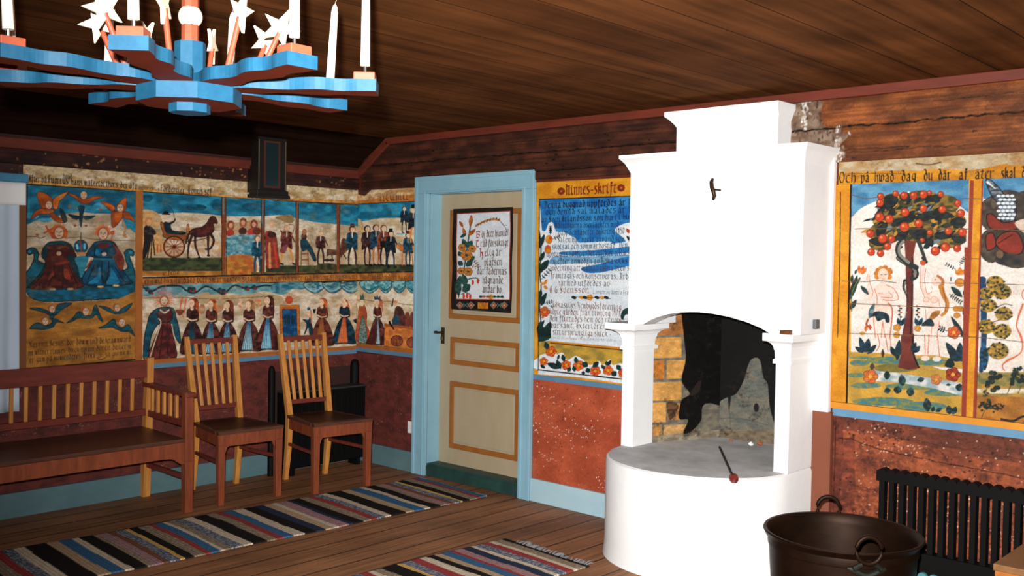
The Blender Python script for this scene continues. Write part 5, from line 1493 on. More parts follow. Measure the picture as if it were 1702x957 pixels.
def garden_edge():
    p = Paint((4.362, 0, 0.832), (1, 0, 0), UP, 0.80, 1.05, 0.0025, (236, 230, 222))
    p.frame(1580, 280, 4.352)
    p.rect(200, 60, 1600, 2200, (236, 230, 222), (222, 212, 202), .05)
    p.rect(240, 60, 1600, 220, (96, 154, 188), (64, 122, 164), .03)
    for q in ((330, 330, 120, 130), (300, 560, 90, 120), (480, 620, 140, 100), (640, 560, 120, 120), (700, 400, 120, 120), (580, 260, 140, 100), (420, 250, 130, 90)): p.ell(*q, (90, 78, 66), (56, 50, 44), ol=(60, 52, 46), ow=8)
    p.ell(500, 420, 240, 200, (86, 74, 62), (60, 52, 44))
    p.blob([(260, 90), (300, 90), (370, 160), (400, 210), (470, 240), (480, 290), (460, 380), (370, 380), (350, 260), (300, 200)], (50, 56, 64), (120, 130, 140), .006, ol=BLK, ow=8)
    for i in range(7):
        y = 200 + i * 27
        for j in range(4): p.ell(352 + j * 32 + (i % 2) * 12, y, 15, 9, (214, 224, 232))
    p.line([(270, 100), (330, 150)], 16, (220, 226, 232), 4)
    p.blob([(265, 350), (300, 330), (380, 390), (490, 380), (480, 440), (300, 440)], (136, 48, 34), (120, 42, 30), ol=BLK, ow=9)
    p.blob([(260, 490), (310, 470), (330, 560), (270, 590)], (136, 48, 34), ol=BLK, ow=8); p.blob([(330, 540), (380, 470), (480, 460), (530, 560), (500, 620), (400, 610)], (146, 52, 36), (126, 44, 32), ol=BLK, ow=9); p.line([(350, 540), (450, 480)], 7, BLK)
    p.ell(430, 660, 110, 46, (40, 40, 44), (70, 60, 50)); p.ell(360, 620, 26, 30, (110, 84, 60))
    p.blob([(470, 390), (560, 370), (560, 470), (500, 440)], (210, 190, 170))
    p.frame(1580, 480, 3.983)
    for fx, hc in ((620, (208, 136, 50)), (840, (186, 110, 60))):
        sk_, so_ = (238, 214, 200), (206, 104, 70)
        p.blob([(fx - 70, -90), (fx + 70, -90), (fx + 80, 60), (fx + 60, 160), (fx - 70, 160), (fx - 84, 60)], sk_, (240, 222, 210), .02, ol=so_, ow=7)
        for d_ in (-46, 40):
            p.line([(fx + d_, 140), (fx + d_ - 20, 320), (fx + d_ * 1.6 - 40, 540)], 74, so_, 40); p.line([(fx + d_, 140), (fx + d_ - 20, 320), (fx + d_ * 1.6 - 40, 540)], 62, sk_, 30)
        p.line([(fx - 60, -60), (fx - 130, 40), (fx - 60, 110)], 30, sk_, 20); p.line([(fx - 70, -66), (fx - 146, 40), (fx - 66, 122)], 7, so_)
        p.ell(fx, -150, 66, 70, hc); face(p, fx - 6, -145, 50, sk_)
        p.blob([(fx - 80, 130), (fx + 10, 110), (fx + 80, 140), (fx + 20, 210), (fx - 50, 200)], (40, 66, 76), LGD, ol=BLK, ow=5)
    p.line([(1120, -200), (1110, 200), (1130, 620)], 44, (112, 52, 42), 60)
    rq = random.Random(3)
    for i in range(110):
        a = rq.uniform(0, 2 * PI); q = rq.random() ** .5
        lx, ly = 1120 + 150 * q * math.cos(a), -330 + 190 * q * math.sin(a)
        p.leaf(lx, ly, lx + rq.uniform(-50, 50), ly + rq.uniform(-40, 20), 22, rq.choice([LGD, (30, 44, 50), (196, 140, 50), (60, 66, 44)]))
    p.rect(170, 550, 1400, 960, (190, 140, 60), (130, 120, 66), .03); p.rect(170, 660, 1400, 690, (226, 216, 200), (190, 170, 120), .02)
    p.poly([(170, 700), (1400, 760), (1400, 960), (170, 900)], (186, 122, 46), (150, 96, 40), .03)
    p.blob([(170, 560), (480, 570), (900, 560), (900, 650), (480, 650), (180, 620)], (96, 104, 64), (150, 130, 70), .02)
    p.line([(215, -60), (225, 300), (205, 540)], 50, (24, 62, 96), 30); p.leaf(220, 350, 230, 540, 60, (30, 90, 130), LGD)
    rr = random.Random(9)
    for x, y, r in ((345, 20, 62), (255, 110, 56), (355, 165, 58), (240, 250, 60), (345, 280, 62), (320, 410, 70), (300, -40, 60), (240, 30, 50)):
        p.ell(x, y, r, r * .8, (176, 134, 50), (120, 104, 50), nz=.008)
        for i in range(24):
            a = rr.uniform(0, 2 * PI); q = rr.random() ** .5
            p.ell(x + r * q * math.cos(a), y + r * .8 * q * math.sin(a), 9, 7, rr.choice([LGD, (30, 44, 36), (200, 150, 60), (50, 60, 40)]))
    p.line([(300, 130), (360, 100), (410, 110)], 6, (90, 70, 50)); p.line([(280, 220), (330, 205)], 6, (90, 70, 50))
    p.line([(480, 100), (440, 230), (470, 330), (470, 420), (380, 470), (350, 500)], 9, (206, 104, 70)); p.poly([(480, 110), (600, 90), (600, 420), (400, 500), (350, 520), (470, 420)], (238, 214, 200), (240, 222, 210)); p.line([(485, 100), (440, 240), (474, 320), (468, 420), (352, 495), (360, 540)], 9, (206, 104, 70))
    for x, y, r in ((290, 610, 60), (440, 590, 50), (235, 690, 22), (220, 775, 30), (260, 760, 34), (300, 790, 26), (335, 775, 22), (450, 540, 30)):
        for i in range(14):
            a = rr.uniform(0, 2 * PI); q = rr.random() ** .5
            p.ell(x + r * q * math.cos(a), y + r * q * math.sin(a), r * .32, r * .26, rr.choice([LGD, (26, 36, 28), (50, 56, 36)]))
    for x in (250, 400, 470): p.line([(x, 640), (x - 20, 690)], 6, (90, 70, 40))
    p.line([(230, 800), (205, 860)], 5, (60, 50, 36)); p.line([(340, 860), (420, 870), (500, 840), (700, 860)], 16, (36, 34, 28))
    p.frame(0, 0, 1)
    p.line([(1616, 697), (1720, 710), (1900, 735)], 3, BLK, sm=False)
    for q in ([(1636, 471), (1720, 474)], [(1628, 560), (1720, 570)], [(1636, 381), (1720, 384)]): p.line(q, 1.3, (104, 80, 50))
    p.wear(.04, .02, .04, 71)
    return p
o = garden_edge().mesh('wall_painting', M_PAINT, .98)
tag(o, 'painted panel with striped bird and red flower beyond the yellow post, above the radiator', 'wall painting', 'folk murals on the timber walls')

def strip_right():
    p = Paint((3.70, 0, 1.882), (1, 0, 0), UP, 1.40, 0.118, 0.0024, YELD)
    p.frame(1340, 240, 4.69)
    p.rect(100, -80, 3000, 420, YELD, YEL, .04)
    p.blob([(150, 60), (600, 40), (1100, 20), (1700, -10), (3000, -60), (3000, 60), (1700, 160), (1560, 150), (1300, 200), (1040, 190), (860, 205), (620, 205), (400, 215), (240, 215), (200, 150)], (208, 190, 158), (186, 150, 100), .03)
    C = (34, 26, 22)
    for x0, y0, x1, y1, t in ((258, 296, 395, 290, 'Och'), (430, 292, 500, 290, 'på'), (535, 290, 690, 286, 'hwad'), (745, 284, 860, 280, 'dag'), (918, 278, 995, 276, 'du'), (1032, 276, 1135, 273, 'där'), (1190, 272, 1265, 270, 'af'), (1315, 268, 1470, 264, 'äter'), (1520, 264, 1640, 262, 'skal'), (1680, 260, 1760, 258, 'du'), (1800, 256, 2000, 250, 'döden')):
        p.text(x0, y0, x1, y1, 56, t, C, .22, .07)
    p.line([(340, 318), (1400, 285), (2000, 272), (3000, 250)], 12, BLK, sm=False)
    p.line([(300, 232), (500, 226), (760, 228)], 5, (80, 60, 40)); p.line([(860, 150), (960, 160), (1050, 140)], 10, (110, 80, 50))
    p.wear(.10, .01, .03, 81, (140, 96, 56), .66, .5)
    return p
o = strip_right().mesh('lettering_strip', M_PAINT, 1.15)
tag(o, 'yellow strip of large blackletter words above the garden panel with the fruit tree', 'lettering', 'lettering over the murals')
struct(MB().box(3.682, -0.007, 0.83, 3.69, 0, 1.9).build('trim_23', M_BANDY))
# ------------------------------------------------------------------ objects
def attach(ob, root):
    """parent an object that was built in room coordinates"""
    ob.parent = root
    ob.matrix_parent_inverse = Matrix.Translation(-Vector(root.location))
    return ob

# ---------------- fireplace
fp = thing('fireplace', 'whitewashed masonry corner-room fireplace with arched hood and rounded hearth', 'fireplace', (3.12, -0.2, 0))
fp['label'] = 'tall whitewashed masonry fireplace with arched hood and rounded hearth'
CX, CY, RXH, RYH = 3.12, -0.25, 0.492, 0.468
arc = [(CX + RXH * math.cos(a), CY + RYH * math.sin(a)) for a in np.linspace(-PI, 0, 41)]
hb = MB()
o0 = 0
prof = [(1.015, 0.0), (1.006, 0.04), (1.0, 0.09), (1.0, 0.478), (0.992, 0.493), (0.972, 0.5)]
ring = []
for (sc_, z) in prof:
    ring.append([(CX + (x - CX) * sc_, CY + (y - CY) * sc_, z) for x, y in arc] + [(CX + RXH * sc_, -0.002, z), (CX - RXH * sc_, -0.002, z)])
n_ = len(ring[0])
hb.v = [q for r_ in ring for q in r_]
for i in range(len(ring) - 1):
    for k in range(n_):
        hb.f.append((i * n_ + k, i * n_ + (k + 1) % n_, (i + 1) * n_ + (k + 1) % n_, (i + 1) * n_ + k))
hb.f.append(tuple(range(n_))[::-1]); hb.f.append(tuple((len(ring) - 1) * n_ + k for k in range(n_)))
attach(hb.build('hearth_base', M_WHITE, smooth=True), fp)
M_ASH = mat('ashy_hearth', (0.66, 0.68, 0.70, 1), 0.95, (0.30, 0.29, 0.28, 1), (4, 4, 4), 0.42, spots=(0.03, 0.03, 0.03, 1), spot_scale=50, spot_cut=0.46, bump=0.3, bump_scale=60, spec=0.05)
top = [(CX + RXH * .968 * math.cos(a), CY + RYH * .968 * math.sin(a)) for a in np.linspace(-PI, 0, 41)] + [(3.59, -0.12), (3.50, -0.1), (3.45, 0.40), (2.87, 0.34), (2.705, -0.1), (2.645, -0.12)]
attach(MB().prism(top, 2, 0.49, 0.503).build('hearth_slab', M_ASH), fp)

def pillar(x0, x1, name='pillar'):
    b = attach(MB().box(x0, -0.276, 0.5, x1, 0, 1.05).build(name, M_WHITE, bevel=0.004), fp)
    gi, go = (0.036, 0.082) if x0 < 3 else (0.045, 0.036)
    gl, gr = (go, gi) if x0 < 3 else (gi, go)
    lv = [(1.02, 0, 0, 0), (1.022, .010, .010, .010), (1.04, .010, .010, .010), (1.045, .002, .002, .002), (1.085, .004, .004, .004)]
    for t in (0.0, .25, .5, .75, 1.0):
        q = 1 - math.cos(t * PI / 2)
        lv.append((1.085 + .045 * math.sin(t * PI / 2), .006 + (gl - .006) * q, .006 + .044 * q, .006 + (gr - .006) * q))
    lv.append((1.166, gl, .05, gr))
    c = attach(MB().flare(x0, -0.276, x1, 0, lv).build('capital', M_WHITE), fp)
    c.parent = b; c.matrix_parent_inverse = b.matrix_parent_inverse.inverted() @ b.matrix_parent_inverse if False else Matrix.Identity(4)
    c.matrix_parent_inverse = Matrix.Identity(4)
    return b
pillar(2.632, 2.708); pillar(3.534, 3.609)
# hood: front wall with the arch, two cheeks, flared cornice
HX0, HX1, HY = 2.686, 3.672, -0.305
ax = [2.785, 2.82, 2.87, 2.94, 3.03, 3.115, 3.20, 3.29, 3.39, 3.46, 3.515]
az = [1.166, 1.186, 1.208, 1.228, 1.242, 1.246, 1.243, 1.233, 1.212, 1.190, 1.166]
hood = MB()
hood.prism([(HX0, 1.97), (HX0, 1.166)] + list(zip(ax, az)) + [(HX1, 1.166), (HX1, 1.97)], 1, HY, HY + 0.11)
hood.box(HX0, HY + .11, 1.166, HX0 + .1, 0, 1.97).box(HX1 - .1, HY + .11, 1.166, HX1, 0, 1.97)
hood.flare(HX0, HY, HX1, 0, [(1.962, 0, 0, 0), (1.985, .010, .010, .006), (2.01, .022, .022, .014), (2.032, .04, .04, .028), (2.036, .046, .046, .034), (2.055, .046, .046, .034)])
attach(hood.build('hood', M_WHITE, smooth=True), fp)
ch = MB().flare(2.866, -0.15, 3.452, 0, [(2.05, 0, 0, 0), (2.205, 0, 0, 0), (2.225, .012, .012, .008), (2.25, .034, .034, .016), (2.262, .05, .045, .022), (2.286, .05, .045, .022)])
attach(ch.build('chimney_breast', M_WHITE, smooth=True), fp)
leak_shell = MB().box(2.5, .47, .3, 3.75, .53, 1.5).box(2.5, .16, .3, 2.56, .47, 1.5).box(3.69, .16, .3, 3.75, .47, 1.5).box(2.5, .16, 1.45, 3.75, .53, 1.5).box(2.5, .16, .3, 3.75, .53, .36)  # unseen closed shell, added to keep outside light from leaking in
M_SOOT_SHADE = mat('soot_and_shade', (0.003, 0.003, 0.003, 1), 0.95, spec=0.02)  # soot black; on the right cheek it also holds the pillar's shadow
fb = attach(leak_shell.build('firebox', M_SOOT_SHADE), fp)
attach(MB().hexa([(3.45, .40, .495), (3.535, -.1, .495), (3.56, -.1, .495), (3.5, .44, .495)], [(3.45, .40, 1.44), (3.535, -.1, 1.44), (3.56, -.1, 1.44), (3.5, .44, 1.44)]).build('firebox_cheek', M_SOOT_SHADE), fp)
attach(MB().box(2.79, -0.02, 1.29, 3.56, 0.0, 1.95).build('smoke_chamber', M_SOOT_SHADE), fp)

def brick_wall():
    d = math.hypot(.169, .442)
    p = Paint((2.70, -0.10, 0.495), (.169 / d, .442 / d, 0), UP, d, 0.93, 0.003, (120, 112, 98))
    p.frame(980, 480, 3.681)
    p.rect(300, -300, 900, 1000, (122, 114, 98), (96, 92, 84), .02)
    A, B, C = (214, 158, 84), (198, 122, 50), (176, 104, 52)
    for (x0, y0, x1, y1, c) in ((340, 40, 560, 145, C), (400, 165, 600, 285, (170, 110, 60)), (340, 300, 560, 425, A), (330, 442, 455, 556, B), (470, 438, 620, 550, A), (330, 572, 560, 684, A), (330, 698, 465, 818, A), (475, 700, 640, 800, (186, 130, 70)), (330, 835, 440, 915, (196, 140, 76)), (452, 830, 640, 905, (206, 160, 100))):
        p.poly([(x0, y0), (x1, y0 - 6), (x1, y1 - 6), (x0, y1)], c, tuple(v * .86 for v in c), .02)
    p.poly([(300, 905), (900, 850), (900, 1000), (300, 1000)], (150, 138, 116), (120, 108, 92), .02)
    p.blob([(550, -200), (560, 140), (575, 300), (585, 430), (560, 560), (610, 640), (560, 680), (545, 790), (600, 800), (570, 880), (620, 870), (680, 800), (705, 700), (900, 640), (900, -200)], (4, 4, 4), (9, 8, 7), .02)  # soot stain, with the shadow inside the opening painted into its black
    p.blob([(470, 700), (520, 690), (540, 730), (490, 800)], (70, 48, 34), (110, 76, 46), .01)
    p.blob([(610, 650), (650, 580), (680, 560), (664, 630)], (38, 28, 24))
    p.wear(.12, .01, .02, 91, (40, 34, 30), .68, .6)
    return p
attach(brick_wall().mesh('brick_lining', M_PAINT, .72), fp)

def back_wall():
    p = Paint((2.869, 0.342, 0.495), (.9947, .103, 0), UP, 0.585, 0.93, 0.003, (16, 14, 13))
    p.frame(980, 480, 3.681)
    p.rect(500, -400, 1400, 1000, (4, 4, 4), (9, 8, 7), .03)  # black ground: soot and the shadow behind the arch, painted as one
    p.blob([(600, 860), (690, 790), (740, 760), (800, 690), (850, 660), (900, 640), (945, 560), (985, 440), (1040, 430), (1065, 540), (1090, 580), (1100, 700), (1110, 1000), (600, 1000)], (104, 108, 102), (128, 122, 108), .025)
    p.poly([(848, 660), (870, 650), (856, 760)], BLK)
    p.ell(1022, 725, 16, 28, (30, 28, 26)); p.blob([(690, 700), (720, 690), (735, 760), (700, 780)], (120, 110, 100))
    p.line([(700, 800), (900, 790), (1090, 830)], 5, (90, 90, 84)); p.line([(930, 690), (1080, 690)], 4, (90, 92, 88)); p.line([(860, 760), (870, 860)], 4, (90, 90, 84))
    p.rect(560, 860, 1200, 1000, (140, 124, 100), (110, 98, 82), .02)
    p.wear(.12, .01, .02, 95, (40, 34, 30), .66, .6)
    return p
attach(back_wall().mesh('back_lining', M_PAINT, 1.0), fp)
# damper lever on the hood
dl = MB().tube([(3.200, HY - .022, 1.912), (3.194, HY - .026, 1.895), (3.200, HY - .030, 1.868), (3.208, HY - .030, 1.85), (3.214, HY - .028, 1.825), (3.205, HY - .024, 1.806)], [.006, .010, .011, .011, .010, .006], 10)
lev = attach(dl.build('damper_lever', M_BRASS, smooth=True), fp); lev['label'] = 'curved dark bronze damper lever'
pin = MB().tube([(3.208, HY - .03, 1.857), (3.208, HY + .005, 1.857)], .005, 8).tube([(3.208, HY - .03, 1.857), (3.25, HY - .03, 1.852)], .004, 8)
attach(pin.build('lever_pin', M_BRASS, smooth=True), fp)
gh = attach(MB().box(3.672, -0.185, 1.19, 3.69, -0.145, 1.235).build('iron_bracket', mat('grey_iron', (0.10, 0.11, 0.12, 1), 0.6), bevel=.003), fp)

pk = thing('fire_poker', 'thin dark poker with red bulb grip lying across the hearth slab', 'poker', (3.25, -0.26, 0.503))
M_PK = mat('poker_iron', (0.02, 0.014, 0.012, 1), 0.5)
a, b = Vector((3.06, 0.03, 0.512)), Vector((3.478, -0.555, 0.514))
attach(MB().tube([a, a.lerp(b, .5), b], .0065, 10).build('shaft', M_PK, smooth=True), pk)
d = (b - a).normalized()
hd_ = MB().tube([b - d * .01, b + d * .015, b + d * .04, b + d * .065, b + d * .082], [.008, .014, .022, .020, .004], 14)
attach(hd_.build('grip', mat('oxblood_grip', rgb(120, 44, 36, .9), 0.3, spec=.6), smooth=True), pk)
for i, (x, y, s_, c, lb, nm, ct) in enumerate(((3.13, 0.24, .016, (0.85, 0.84, 0.8, 1), 'crumpled white paper scrap at the back of the firebox floor', 'paper_scrap', 'paper scrap'),
                                 (3.155, 0.29, .018, (0.35, 0.10, 0.04, 1), 'small reddish brick chip behind the white paper scrap in the firebox', 'brick_chip', 'brick chip'),
                                 (2.99, 0.27, .012, (0.30, 0.10, 0.05, 1), 'tiny brick crumb near the poker tip in the firebox', 'brick_chip', 'brick chip'))):
    mb = MB()
    rr = random.Random(i + 3)
    mb.lathe([(.3 * s_, 0), (s_, .35 * s_), (.9 * s_, .8 * s_), (.3 * s_, 1.2 * s_)], 7, (0, 0, 0))
    mb.v = [(vx + rr.uniform(-.25, .25) * s_, vy + rr.uniform(-.25, .25) * s_, max(0, vz + rr.uniform(-.15, .15) * s_)) for vx, vy, vz in mb.v]
    tag(mb.build(nm, mat(nm + str(i), c, .9), loc=(x, y, 0.503)), lb, ct)
tag(MB().hexa([(-.03, -.006, 0), (.03, -.008, 0), (.03, .008, 0), (-.03, .006, 0)], [(-.03, -.006, .018), (.03, -.008, .022), (.03, .008, .022), (-.03, .006, .018)]).build('wood_wedge', mat('wedge_wood', rgb(150, 90, 44, 1.2), .6, rgb(90, 50, 30, 1.2), (20, 20, 20), .5), loc=(3.602, -0.313, 1.166), bevel=.002),
    'small brown wooden wedge on the ledge of the right-hand pillar capital', 'wedge')

# ---------------- star chandelier
CHX, CHY, ARMZ, PH = 3.746, -3.444, 1.869, -0.768
M_CBLUE = mat('bright_blue_paint', (0.003, 0.054, 0.118, 1), 0.6, (0.010, 0.088, 0.165, 1), (30, 30, 30), 0.55)
M_CRED = mat('red_brown_underside', (0.15, 0.022, 0.006, 1), 0.7, (0.11, 0.016, 0.005, 1), (20, 20, 20), 0.5, spec=.1)
M_CSAL = mat('salmon_paint', (0.34, 0.075, 0.035, 1), 0.5, (0.28, 0.055, 0.025, 1), (20, 20, 20), 0.5)
M_WAX = mat('candle_wax', (0.86, 0.82, 0.70, 1), 0.45)
M_STRAW = mat('cream_wood', (0.80, 0.74, 0.55, 1), 0.6)
M_STEEL = mat('bright_steel', (0.5, 0.5, 0.5, 1), 0.3, metal=1.0)
chd = thing('chandelier', 'blue and red wooden chandelier with eight wavy arms and cream stars under the ceiling', 'chandelier', (CHX, CHY, 1.815), PH)
def loc(z): return z - 1.815
def oct_(r, z0, z1, rot=PI / 8):
    return MB().prism([(r * math.cos(rot + k * PI / 4), r * math.sin(rot + k * PI / 4)) for k in range(8)], 2, loc(z0), loc(z1))
def two_tone(ob, m2):
    ob.data.materials.append(m2)
    for pg in ob.data.polygons:
        if abs(pg.normal.z) > .7: pg.material_index = 1
    return ob
two_tone(oct_(0.114, 1.834, 1.869).build('hub', M_CBLUE, chd), M_CRED)
oct_(0.045, 1.815, 1.834).build('hub_boss', M_CBLUE, chd)
oct_(0.034, 1.869, 1.972).build('stem_socket', M_CBLUE, chd)
oct_(0.019, 1.972, 2.346).build('stem', M_CSAL, chd)
MB().lathe([(.004, -.026)] + [(.0265 * math.sin(t), -.0265 * math.cos(t)) for t in np.linspace(.25, PI - .25, 12)] + [(.004, .026)], 24, (0, 0, loc(2.03))).build('stem_ball', M_STRAW, chd, smooth=True)
hw = [(.03, .020), (.075, .022), (.115, .036), (.15, .040), (.185, .028), (.225, .026), (.26, .038), (.295, .042), (.325, .030), (.35, .028), (.375, .034), (.418, .036)]
P3 = Paint.smooth(np.array(hw), False, 3)
outline = [(r, -w) for r, w in P3] + [(r, w) for r, w in P3[::-1]]
star2d = []
for k in range(10):
    r_ = .047 if k % 2 == 0 else .019
    star2d.append((r_ * math.sin(k * PI / 5), r_ * math.cos(k * PI / 5)))
for k in range(8):
    an = k * PI / 4
    rot = Matrix.Rotation(an, 4, 'Z')
    def bend(mb):
        mb.v = [tuple(rot @ Vector(q)) for q in mb.v]; return mb
    arm = two_tone(bend(MB().prism(outline, 2, loc(1.869), loc(1.896))).build('arm', M_CBLUE, chd), M_CRED)
    blk = bend(MB().box(.366, -.025, loc(1.896), .414, .025, loc(1.914))).build('candle_block', M_CSAL, arm, bevel=.002)
    bend(MB().tube([(.39, 0, loc(1.914)), (.39, 0, loc(1.93))], .0035, 8)).build('candle_spike', M_STEEL, arm, smooth=True)
    rod = bend(MB().tube([(.150, 0, loc(1.895)), (.197, 0, loc(2.0))], .0062, 10)).build('star_rod', M_CSAL, chd, smooth=True)
    tl = math.atan2(.047, .105)
    mb = MB().prism([(q[0] * math.cos(tl) + q[1] * math.sin(tl) + .200, q[1] * math.cos(tl) - q[0] * math.sin(tl) + loc(2.01)) for q in star2d], 1, -.004, .004)
    bend(mb).build('star', M_STRAW, rod, bevel=.001)

CL = ['tall white candle on the chandelier arm pointing towards the viewer, left of the stem', 'tall white candle on the near chandelier arm between the stem and the rightmost candle',
      'upright white candle on the rightmost chandelier tip, fully clear of the other arms', 'leaning white candle with its wick in view, just left of the rightmost candle',
      'short-looking white candle behind the chandelier, right of the stem beside a red rod', 'white candle at the back of the chandelier, behind the two large left-hand stars',
      'slim white candle second from the left edge, behind the leftmost candle of the chandelier', 'leftmost white candle of the chandelier, cut by the picture edge']
TILT = [(-.02, -.02), (0, 0), (0, 0), (.03, .055), (.02, .03), (-.05, .03), (.01, -.04), (-.05, -.05)]
for k in range(8):
    a = PH + k * PI / 4
    x, y = CHX + .39 * math.cos(a), CHY + .39 * math.sin(a)
    cn = thing('candle', CL[k], 'candle', (x, y, 1.931), 0, 'candles on the chandelier')
    tx, ty = TILT[k]
    # tilt given towards the right of the room and away from the door wall
    ev = Vector((AX_R[0] * ty, AX_R[1] * ty, 0)) + Vector((AX_F[0] * tx * 0, 0, 0))
    L = .205
    pts = [Vector((0, 0, 0)) + (ev + Vector((0, 0, 1))) * (L * t) for t in (0, .5, .9, .97, 1.0)]
    MB().tube(pts, [.0108, .0098, .0086, .006, .002], 16).build('wax', M_WAX, cn, smooth=True)
    tp = pts[-1]
    MB().tube([tp - Vector((0, 0, .002)), tp + Vector((.001, .001, .006)), tp + Vector((.003, .002, .011))], .0011, 6).build('wick', mat('wick', (.25, .2, .12, 1), .9), cn)

# ---------------- wood for the seating
GR = (45, 45, 4)
M_PINE = mat('golden_pine', rgb(204, 142, 72, .64), 0.4, rgb(160, 98, 44, .64), GR, .45, spec=.4)
M_REDW = mat('red_brown_stain', rgb(138, 70, 42, .62), 0.4, rgb(92, 44, 29, .62), (30, 30, 6), .45, spec=.4)
M_RAIL = mat('red_brown_rail', rgb(116, 50, 38, .60), 0.4, rgb(78, 34, 28, .60), (40, 6, 40), .45, spec=.4)
M_SEATW = mat('dark_seat', rgb(74, 44, 32, .42), 0.38, rgb(48, 28, 22, .42), (30, 5, 30), .45, spec=.45)

def make_chair():
    r = thing('slat_back_chair', '', 'chair')
    def back(z): return -.115 * max(0, (z - .43) / .535)
    def yw(z): return .148 + .016 * max(0, (z - .43) / .535)
    for s in (-1, 1):
        mb = MB()
        zs = [(0, -.045, .150, .030, .026), (.22, -.012, .149, .034, .034), (.43, 0, .148, .036, .040), (.70, back(.70), yw(.70), .034, .034), (.968, back(.968), yw(.968), .030, .024)]
        for (z0, x0, y0, w0, d0), (z1, x1, y1, w1, d1) in zip(zs[:-1], zs[1:]):
            mb.bar((x0, s * y0, z0), (x1, s * y1, z1), w0, d0, w1, d1)
        mb.build('back_post', M_PINE, r)
        fl_ = MB().bar((.428, s * .190, 0), (.428, s * .190, .36), .036, .036, .044, .044).bar((.428, s * .190, .36), (.428, s * .190, .424), .044, .044, .052, .048)
        fl_.prism([(s * .164, .36), (s * .164, .31), (s * .150, .345), (s * .118, .36)], 0, .420, .440)
        fl_.build('front_leg', M_REDW, r, bevel=.002)
        MB().bar((-.002, s * .150, .385), (.40, s * .184, .385), .07, .018, up=(0, 1, 0)).build('side_rail', M_REDW, r)
        MB().bar((-.01, s * .150, .245), (.402, s * .184, .25), .022, .016, up=(0, 1, 0)).build('stretcher', M_RAIL, r, bevel=.003)
    MB().hexa([(-.018, -.128, .424), (.455, -.216, .424), (.455, .216, .424), (-.018, .128, .424)], [(-.018, -.128, .443), (.455, -.216, .443), (.455, .216, .443), (-.018, .128, .443)]).hexa(
        [(.022, -.176, .424), (.40, -.212, .424), (.40, .212, .424), (.022, .176, .424)], [(.022, -.176, .443), (.40, -.212, .443), (.40, .212, .443), (.022, .176, .443)]).build('seat', M_SEATW, r)
    MB().box(.424, -.168, .352, .446, .168, .424).build('front_rail', M_REDW, r, bevel=.002)
    MB().box(-.012, -.131, .36, .006, .131, .424).build('rear_rail', M_REDW, r, bevel=.002)
    for z, h in ((.936, .038), (.522, .030)):
        mb = MB().bar((back(z), -yw(z) + .014, z), (back(z), yw(z) - .014, z), .018, h, up=(0, 0, 1))
        mb.build('top_rail' if z > .7 else 'lower_rail', M_RAIL, r, bevel=.003)
    for i in range(5):
        t = (i - 2) / 2
        MB().bar((back(.53), t * .098, .53), (back(.925), t * .108, .925), .021, .014, up=(1, 0, 0)).build('slat', M_PINE, r, bevel=.002)
    return r
c2 = make_chair()
c2.location = (.298, -.628, 0); c2.rotation_euler = (0, 0, math.radians(-7))
tag(c2, 'slat-back wooden chair in front of the black heater in the corner, farther from the bench', group='chairs along the wall')
c1 = copy_tree(c2)
c1.location = (.142, -1.222, 0); c1.rotation_euler = (0, 0, math.radians(-5))
tag(c1, 'slat-back wooden chair standing right next to the end of the long bench', group='chairs along the wall')

# ---------------- bench
bn = thing('slat_back_bench', 'long wooden bench with spindled back and arm along the mural wall', 'bench', (.32, -2.6, 0))
BY0, BY1 = -3.56, -1.66
M_BPOST = M_PINE
for y in (BY1, BY0):
    s = 1 if y == BY1 else -1
    rp = MB().bar((.036, y, 0), (.062, y, .42), .046, .046).bar((.062, y, .42), (.088, y, .862), .046, .046, .042, .034)
    attach(rp.build('rear_post', M_BPOST), bn)
    fpz = MB().bar((.560, y - .008 * s, 0), (.560, y - .008 * s, .30), .048, .046, .054, .052).bar((.560, y - .008 * s, .30), (.560, y - .008 * s, .698), .054, .052, .05, .048)
    attach(fpz.build('front_post', M_REDW, bevel=.003), bn)
    attach(MB().bar((.05, y, .697), (.595, y, .683), .058, .026, up=(0, 0, 1)).build('arm_rest', M_RAIL, bevel=.004), bn)
    attach(MB().bar((.075, y, .520), (.54, y, .512), .022, .04, up=(0, 0, 1)).build('arm_rail', M_RAIL, bevel=.003), bn)
    attach(MB().bar((.07, y, .20), (.54, y, .20), .02, .03, up=(0, 0, 1)).build('side_stretcher', M_RAIL, bevel=.003), bn)
    for x in (.125, .195, .27, .345, .42):
        attach(MB().bar((x, y, .532), (x, y, .68), .016, .022, up=(1, 0, 0)).build('arm_spindle', M_PINE, bevel=.002), bn)
attach(MB().hexa([(.078, BY0 + .02, .742), (.102, BY0 + .02, .742), (.102, BY1 - .02, .742), (.078, BY1 - .02, .742)], [(.072, BY0 + .02, .846), (.094, BY0 + .02, .846), (.094, BY1 - .02, .846), (.072, BY1 - .02, .846)]).build('back_rail', M_RAIL, bevel=.003), bn)
attach(MB().box(.062, BY0 + .02, .508, .09, BY1 - .02, .548).build('lower_back_rail', M_RAIL, bevel=.003), bn)
n = 24
for i in range(n):
    y = -1.769 - .0772 * i
    if y < BY0 + .05: break
    attach(MB().bar((.080, y, .545), (.088, y, .745), .02, .016, up=(1, 0, 0)).build('back_spindle', M_PINE, bevel=.002), bn)
attach(MB().hexa([(.045, BY0 - .01, .418), (.575, BY0 - .01, .412), (.575, BY1 - .028, .412), (.045, BY1 - .028, .418)], [(.045, BY0 - .01, .440), (.575, BY0 - .01, .434), (.575, BY1 - .028, .434), (.045, BY1 - .028, .440)]).build('seat', M_SEATW, bevel=.003), bn)
L_ = BY1 - BY0
